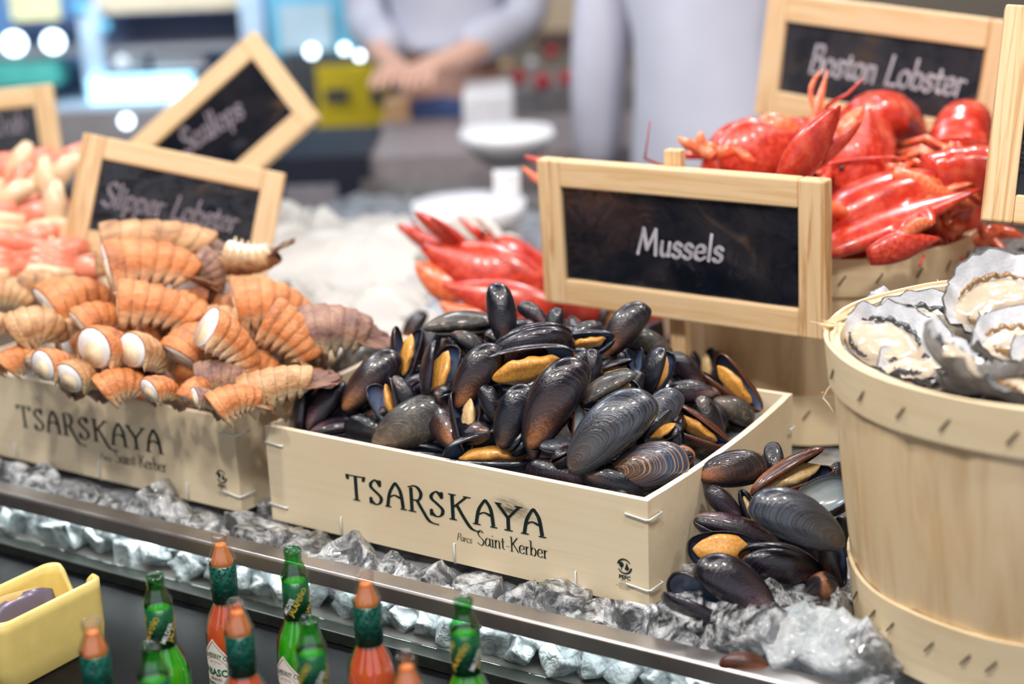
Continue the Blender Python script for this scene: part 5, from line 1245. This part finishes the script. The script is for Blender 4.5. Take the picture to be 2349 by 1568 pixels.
for px, py, rp, lab in ((280, 146, 18, 'pale round packet on the fridge shelf'), (240, 62, 14, 'light blue packet high in the fridge'), (185, 20, 15, 'bluish packet at the top of the fridge')): blob('food_packet', px, py, D-.05, rp, 'white_paint' if px > 250 else 'cyanframe', lab, 'packet')
s_ = thing('framed_picture', 'cyan-framed dim picture screen behind the tilted Scallops sign', 'screen'); pb('frame', 615, -60, 815, 118, D-.1, .04, 'cyanframe', s_); pb('screen', 642, 12, 760, 112, D-.11, .01, 'screen', s_)
mch = thing('food_machine', 'dark grey machine with two big yellow labels in the background', 'machine'); pb('housing', 665, 128, 925, 392, 4.35, .3, 'box_dark', mch); pb('label', 728, 150, 884, 250, 4.29, .01, 'yellow', mch); pb('label', 728, 256, 892, 352, 4.29, .01, 'yellow', mch)
for q in ((745, 205, 800, 235), (850, 205, 878, 240), (818, 290, 862, 320)): pb('dark_print', *q, 4.25, .01, 'box_dark', mch)
tag(pb('wooden_block', 882, 240, 938, 310, 3.8, .15, 'orangewood'), 'pale orange wooden block right of the yellow labels', 'block')
cb = thing('low_cabinet', 'near-black navy cabinet standing behind the white shell heap', 'cabinet'); pb('carcass', 600, 365, 855, 640, 3.3, .4, 'navy', cb); pb('front_plate', 655, 428, 775, 515, 3.28, .02, 'greyp', cb)
for px, py, rp, par in ((32, 100, 24, fr_), (122, 96, 22, fr_), (862, 100, 15, mch), (715, 118, 13, mch), (790, 112, 10, mch), (825, 128, 9, mch), (290, 278, 13, fr_)):  # glowing balls put in for bright lamp reflections and highlights
    dp = D-.2 if par is fr_ else 4.25
    s = rp*dp/FPX; o = MB().lathe([(max(.0001, math.sin(PI*k/12))*s, -math.cos(PI*k/12)*s) for k in range(13)], 20).obj('lamp_glint', M['glow'], par); o.location = atd(px, py, dp)
ct = thing('steel_counter', 'brownish grey steel counter filling the middle background', 'counter'); pb('counter_body', 850, 350, 1700, 700, 3.35, .5, 'mauve', ct)
pb('kick_band', 940, 470, 1150, 560, 3.33, .02, 'brown', ct)
ct2 = thing('rear_counter', 'far counter carrying red food under the beige wall', 'counter'); pb('counter_body', 1120, 200, 1760, 330, 4.9, .5, 'steelc', ct2); pb('back_shelf', 1230, 76, 1760, 108, 5.3, .2, 'brown', ct2)
tag(pb('wall_panel', 1150, -120, 1800, 80, 6.5, .1, 'beigewood'), 'beige wooden panel high behind the far counter', 'panel')
for i, (px, py, rp, c) in enumerate(((1190, 178, 20, 'redfood'), (1245, 188, 22, 'redfood'), (1300, 180, 20, 'redfood'), (1360, 192, 24, 'redfood'), (1410, 170, 22, 'redfood'), (1265, 120, 16, 'redfood'), (1385, 118, 16, 'redfood'), (1160, 150, 16, 'orangewood'), (1330, 140, 18, 'white_paint'), (1350, 165, 14, 'white_paint'), (1220, 145, 14, 'white_paint'), (1330, 95, 16, 'white_paint'))):
    blob('food_piece', px, py, 4.75, rp*.9, c, ('red', 'orange', 'white')[('redfood', 'orangewood', 'white_paint').index(c)]+' food piece blurred on the far counter', 'food', grp='food on the far counter, '+c.replace('_', ' '))
tag(pb('white_bin', 1062, 215, 1180, 305, 3.6, .25, 'white_paint', bevel=.01), 'white bin standing on the steel counter', 'bin')
def plate(px, py, dep, wpx, lab, h=.012):
    s = wpx/2*dep/FPX; o = MB().lathe([(.0001, 0), (s*.5, 0), (s*.95, h*.8), (s, h), (s*.95, h*1.3), (s*.5, h*.5), (.0001, h*.5)], 32).obj('plate', M['white_paint']); o.location = atd(px, py, dep); tag(o, lab, 'plate')
plate(1165, 372, 3.0, 220, 'white platter upper of two on the pedestal', .05); 
st = thing('cake_stand', 'white pedestal stand with a wide flat tray behind the pincers', 'stand', (0, 0, 0)); p = atd(1075, 462, 2.45)
o = MB().lathe([(.0001, -.03), (.085, -.03), (.09, 0), (.0001, 0)], 32).obj('tray', M['white_paint'], st); o.location = p
pb('leg', 1135, 400, 1195, 585, 2.5, .03, 'white_paint', st)
# ------------------------------------------------------------------ the two people behind the counter
M['skin'] = plain('skin', srgb(222, 176, 156), .5, var=.04, sss=.1); M['coat'] = plain('white_coat', srgb(206, 206, 220), .8, var=.12, bump=.5, bs=10); M['denim'] = plain('blue_denim', srgb(72, 92, 142), .8, var=.08); M['hair'] = plain('dark_hair', srgb(40, 30, 26), .5); M['apron'] = plain('pinkish_apron', srgb(176, 152, 168), .8)
def skin(name, V, Ed, m, parent, levels=1):
    me = bpy.data.meshes.new(name); me.from_pydata([v[:3] for v in V], Ed, []); me.materials.append(m); o = link(bpy.data.objects.new(name, me)); o.parent = parent
    md = o.modifiers.new('skin', 'SKIN'); md.use_smooth_shade = True
    for i, v in enumerate(V):
        sv = me.skin_vertices[0].data[i]; sv.radius = v[3] if isinstance(v[3], tuple) else (v[3], v[3]); sv.use_root = i == 0
    s = o.modifiers.new('s', 'SUBSURF'); s.levels = levels; s.render_levels = levels; return o
def person(px, py, dep, face, lab, zf=-.95, h=1.0, reach=0, wide=1.0, hem=.84):
    p = atd(px, py, dep); r = thing('person', lab, 'person', (p.x, p.y, zf)); r.rotation_euler = (0, 0, math.radians(face)); r.scale = (wide, wide, 1)
    # faces -Y; x right
    V = [(0, 0, .95, (.13, .10)), (0, 0, 1.10, (.125, .09)), (0, 0, 1.28, (.15, .10)), (0, 0, 1.42, (.15, .09)), (0, 0, 1.50, .055), (0, -.02, 1.57, .05), (0, -.03, 1.64, (.075, .09)), (0, -.03, 1.72, (.08, .095)), (0, -.02, 1.77, .06)]
    E_ = [(i, i+1) for i in range(8)]
    def chain(start, pts):
        i = start
        for q in pts: V.append(q); E_.append((i, len(V)-1)); i = len(V)-1
        return i
    for s in (-1, 1):
        chain(0, [(s*.10, 0, .85, .085), (s*.11, -.01, .5, .06), (s*.11, 0, .46, .055), (s*.11, .02, .1, .038), (s*.11, -.08, .03, .035), (s*.11, -.15, .025, .025)])
        if reach: w = chain(3, [(s*.19, 0, 1.41, .055), (s*.22, -.02, 1.18, .042), (s*.10, -.24, 1.11, .032), (s*.05, -.30, 1.095, .024), (s*.04, -.34, 1.09, (.034, .014))])
        else: w = chain(3, [(s*.19, 0, 1.41, .055), (s*.25, .0, 1.13, .042), (s*.26, -.05, .88, .03), (s*.26, -.06, .84, .024), (s*.26, -.07, .79, (.014, .034))])
        b = V[w]; d = Vector((0, -1, -.15)) if reach else Vector((0, -.15, -1)); sd = Vector((1, 0, 0)) if reach else Vector((0, 1, 0))
        for k, ln in enumerate((.065, .075, .07, .055)):
            o_ = Vector(b[:3])+sd*((k-1.5)*.02); q1 = o_+d*.03; q2 = o_+d*(.03+ln*.5)+Vector((0, 0, -.006)); q3 = o_+d*(.02+ln)+Vector((0, .006, -.02)); chain(w, [(*q1, .009), (*q2, .008), (*q3, .0065)])
        q1 = Vector(b[:3])+sd*(-s*.04 if reach else -.045)+d*.0; q2 = q1+d*.035; chain(w-1, [(*q1, .011), (*q2, .008)])
    skin('body', V, E_, M['skin'], r)
    C_ = [(0, 0, hem, (.20, .15)), (0, 0, (hem+1.15)/2, (.18, .14)), (0, 0, 1.15, (.165, .125)), (0, 0, 1.30, (.185, .13)), (0, 0, 1.42, (.175, .115)), (0, 0, 1.49, (.07, .065))]; EC = [(i, i+1) for i in range(5)]
    for s in (-1, 1):
        a = len(C_); C_ += [(s*.2, 0, 1.41, .075), (s*(.22 if reach else .245), -.01, 1.17 if reach else 1.14, .065)]; EC += [(4, a), (a, a+1)]
        C_.append((s*.09, -.22, 1.125, .05) if reach else (s*.265, -.04, .93, .052)); EC.append((a+1, a+2))
    skin('coat', C_, EC, M['coat'], r)
    T_ = [(0, 0, 1.06, (.155, .125)), (0, 0, .86, (.15, .12))]; ET = [(0, 1)]
    for s in (-1, 1): a = len(T_); T_ += [(s*.105, 0, .78, .10), (s*.115, 0, .5, .075), (s*.11, .02, .12, .06)]; ET += [(1, a), (a, a+1), (a+1, a+2)]
    skin('trousers', T_, ET, M['denim'], r)
    mb = MB(); mb.lathe([(.0001, 1.90), (.05, 1.885), (.086, 1.84), (.1, 1.77), (.098, 1.70)], 20, c=(0, 0, 0)); hh = mb.obj('hair', M['hair'], r); hh.location = (0, .0, -.035)
    nz = MB().tube([(0, -.115, 1.70), (0, -.135, 1.675), (0, -.12, 1.665)], [.006, .013, .010], 6).obj('nose', M['skin'], r)
    for s in (-1, 1): MB().lathe([(.0001, -.009), (.009, 0), (.0001, .009)], 8, c=(s*.032, -.112, 1.705)).obj('eye', M['dark'], r); MB().lathe([(.0001, -.025), (.012, 0), (.0001, .025)], 8, c=(s*.09, -.02, 1.69)).obj('ear', M['skin'], r)
    MB().tube([(-.025, -.115, 1.642), (0, -.12, 1.64), (.025, -.115, 1.642)], [.003, .006, .003], 6).obj('mouth', M['redfood'], r)
    return r
person(1030, 100, 3.95, -15, 'person in a white jacket and blue jeans behind the counter, hands held in front', reach=1, wide=.98, hem=1.09)
person(1620, 150, 2.95, 150, 'person in a long white coat turned away, right of the counter', wide=.95)
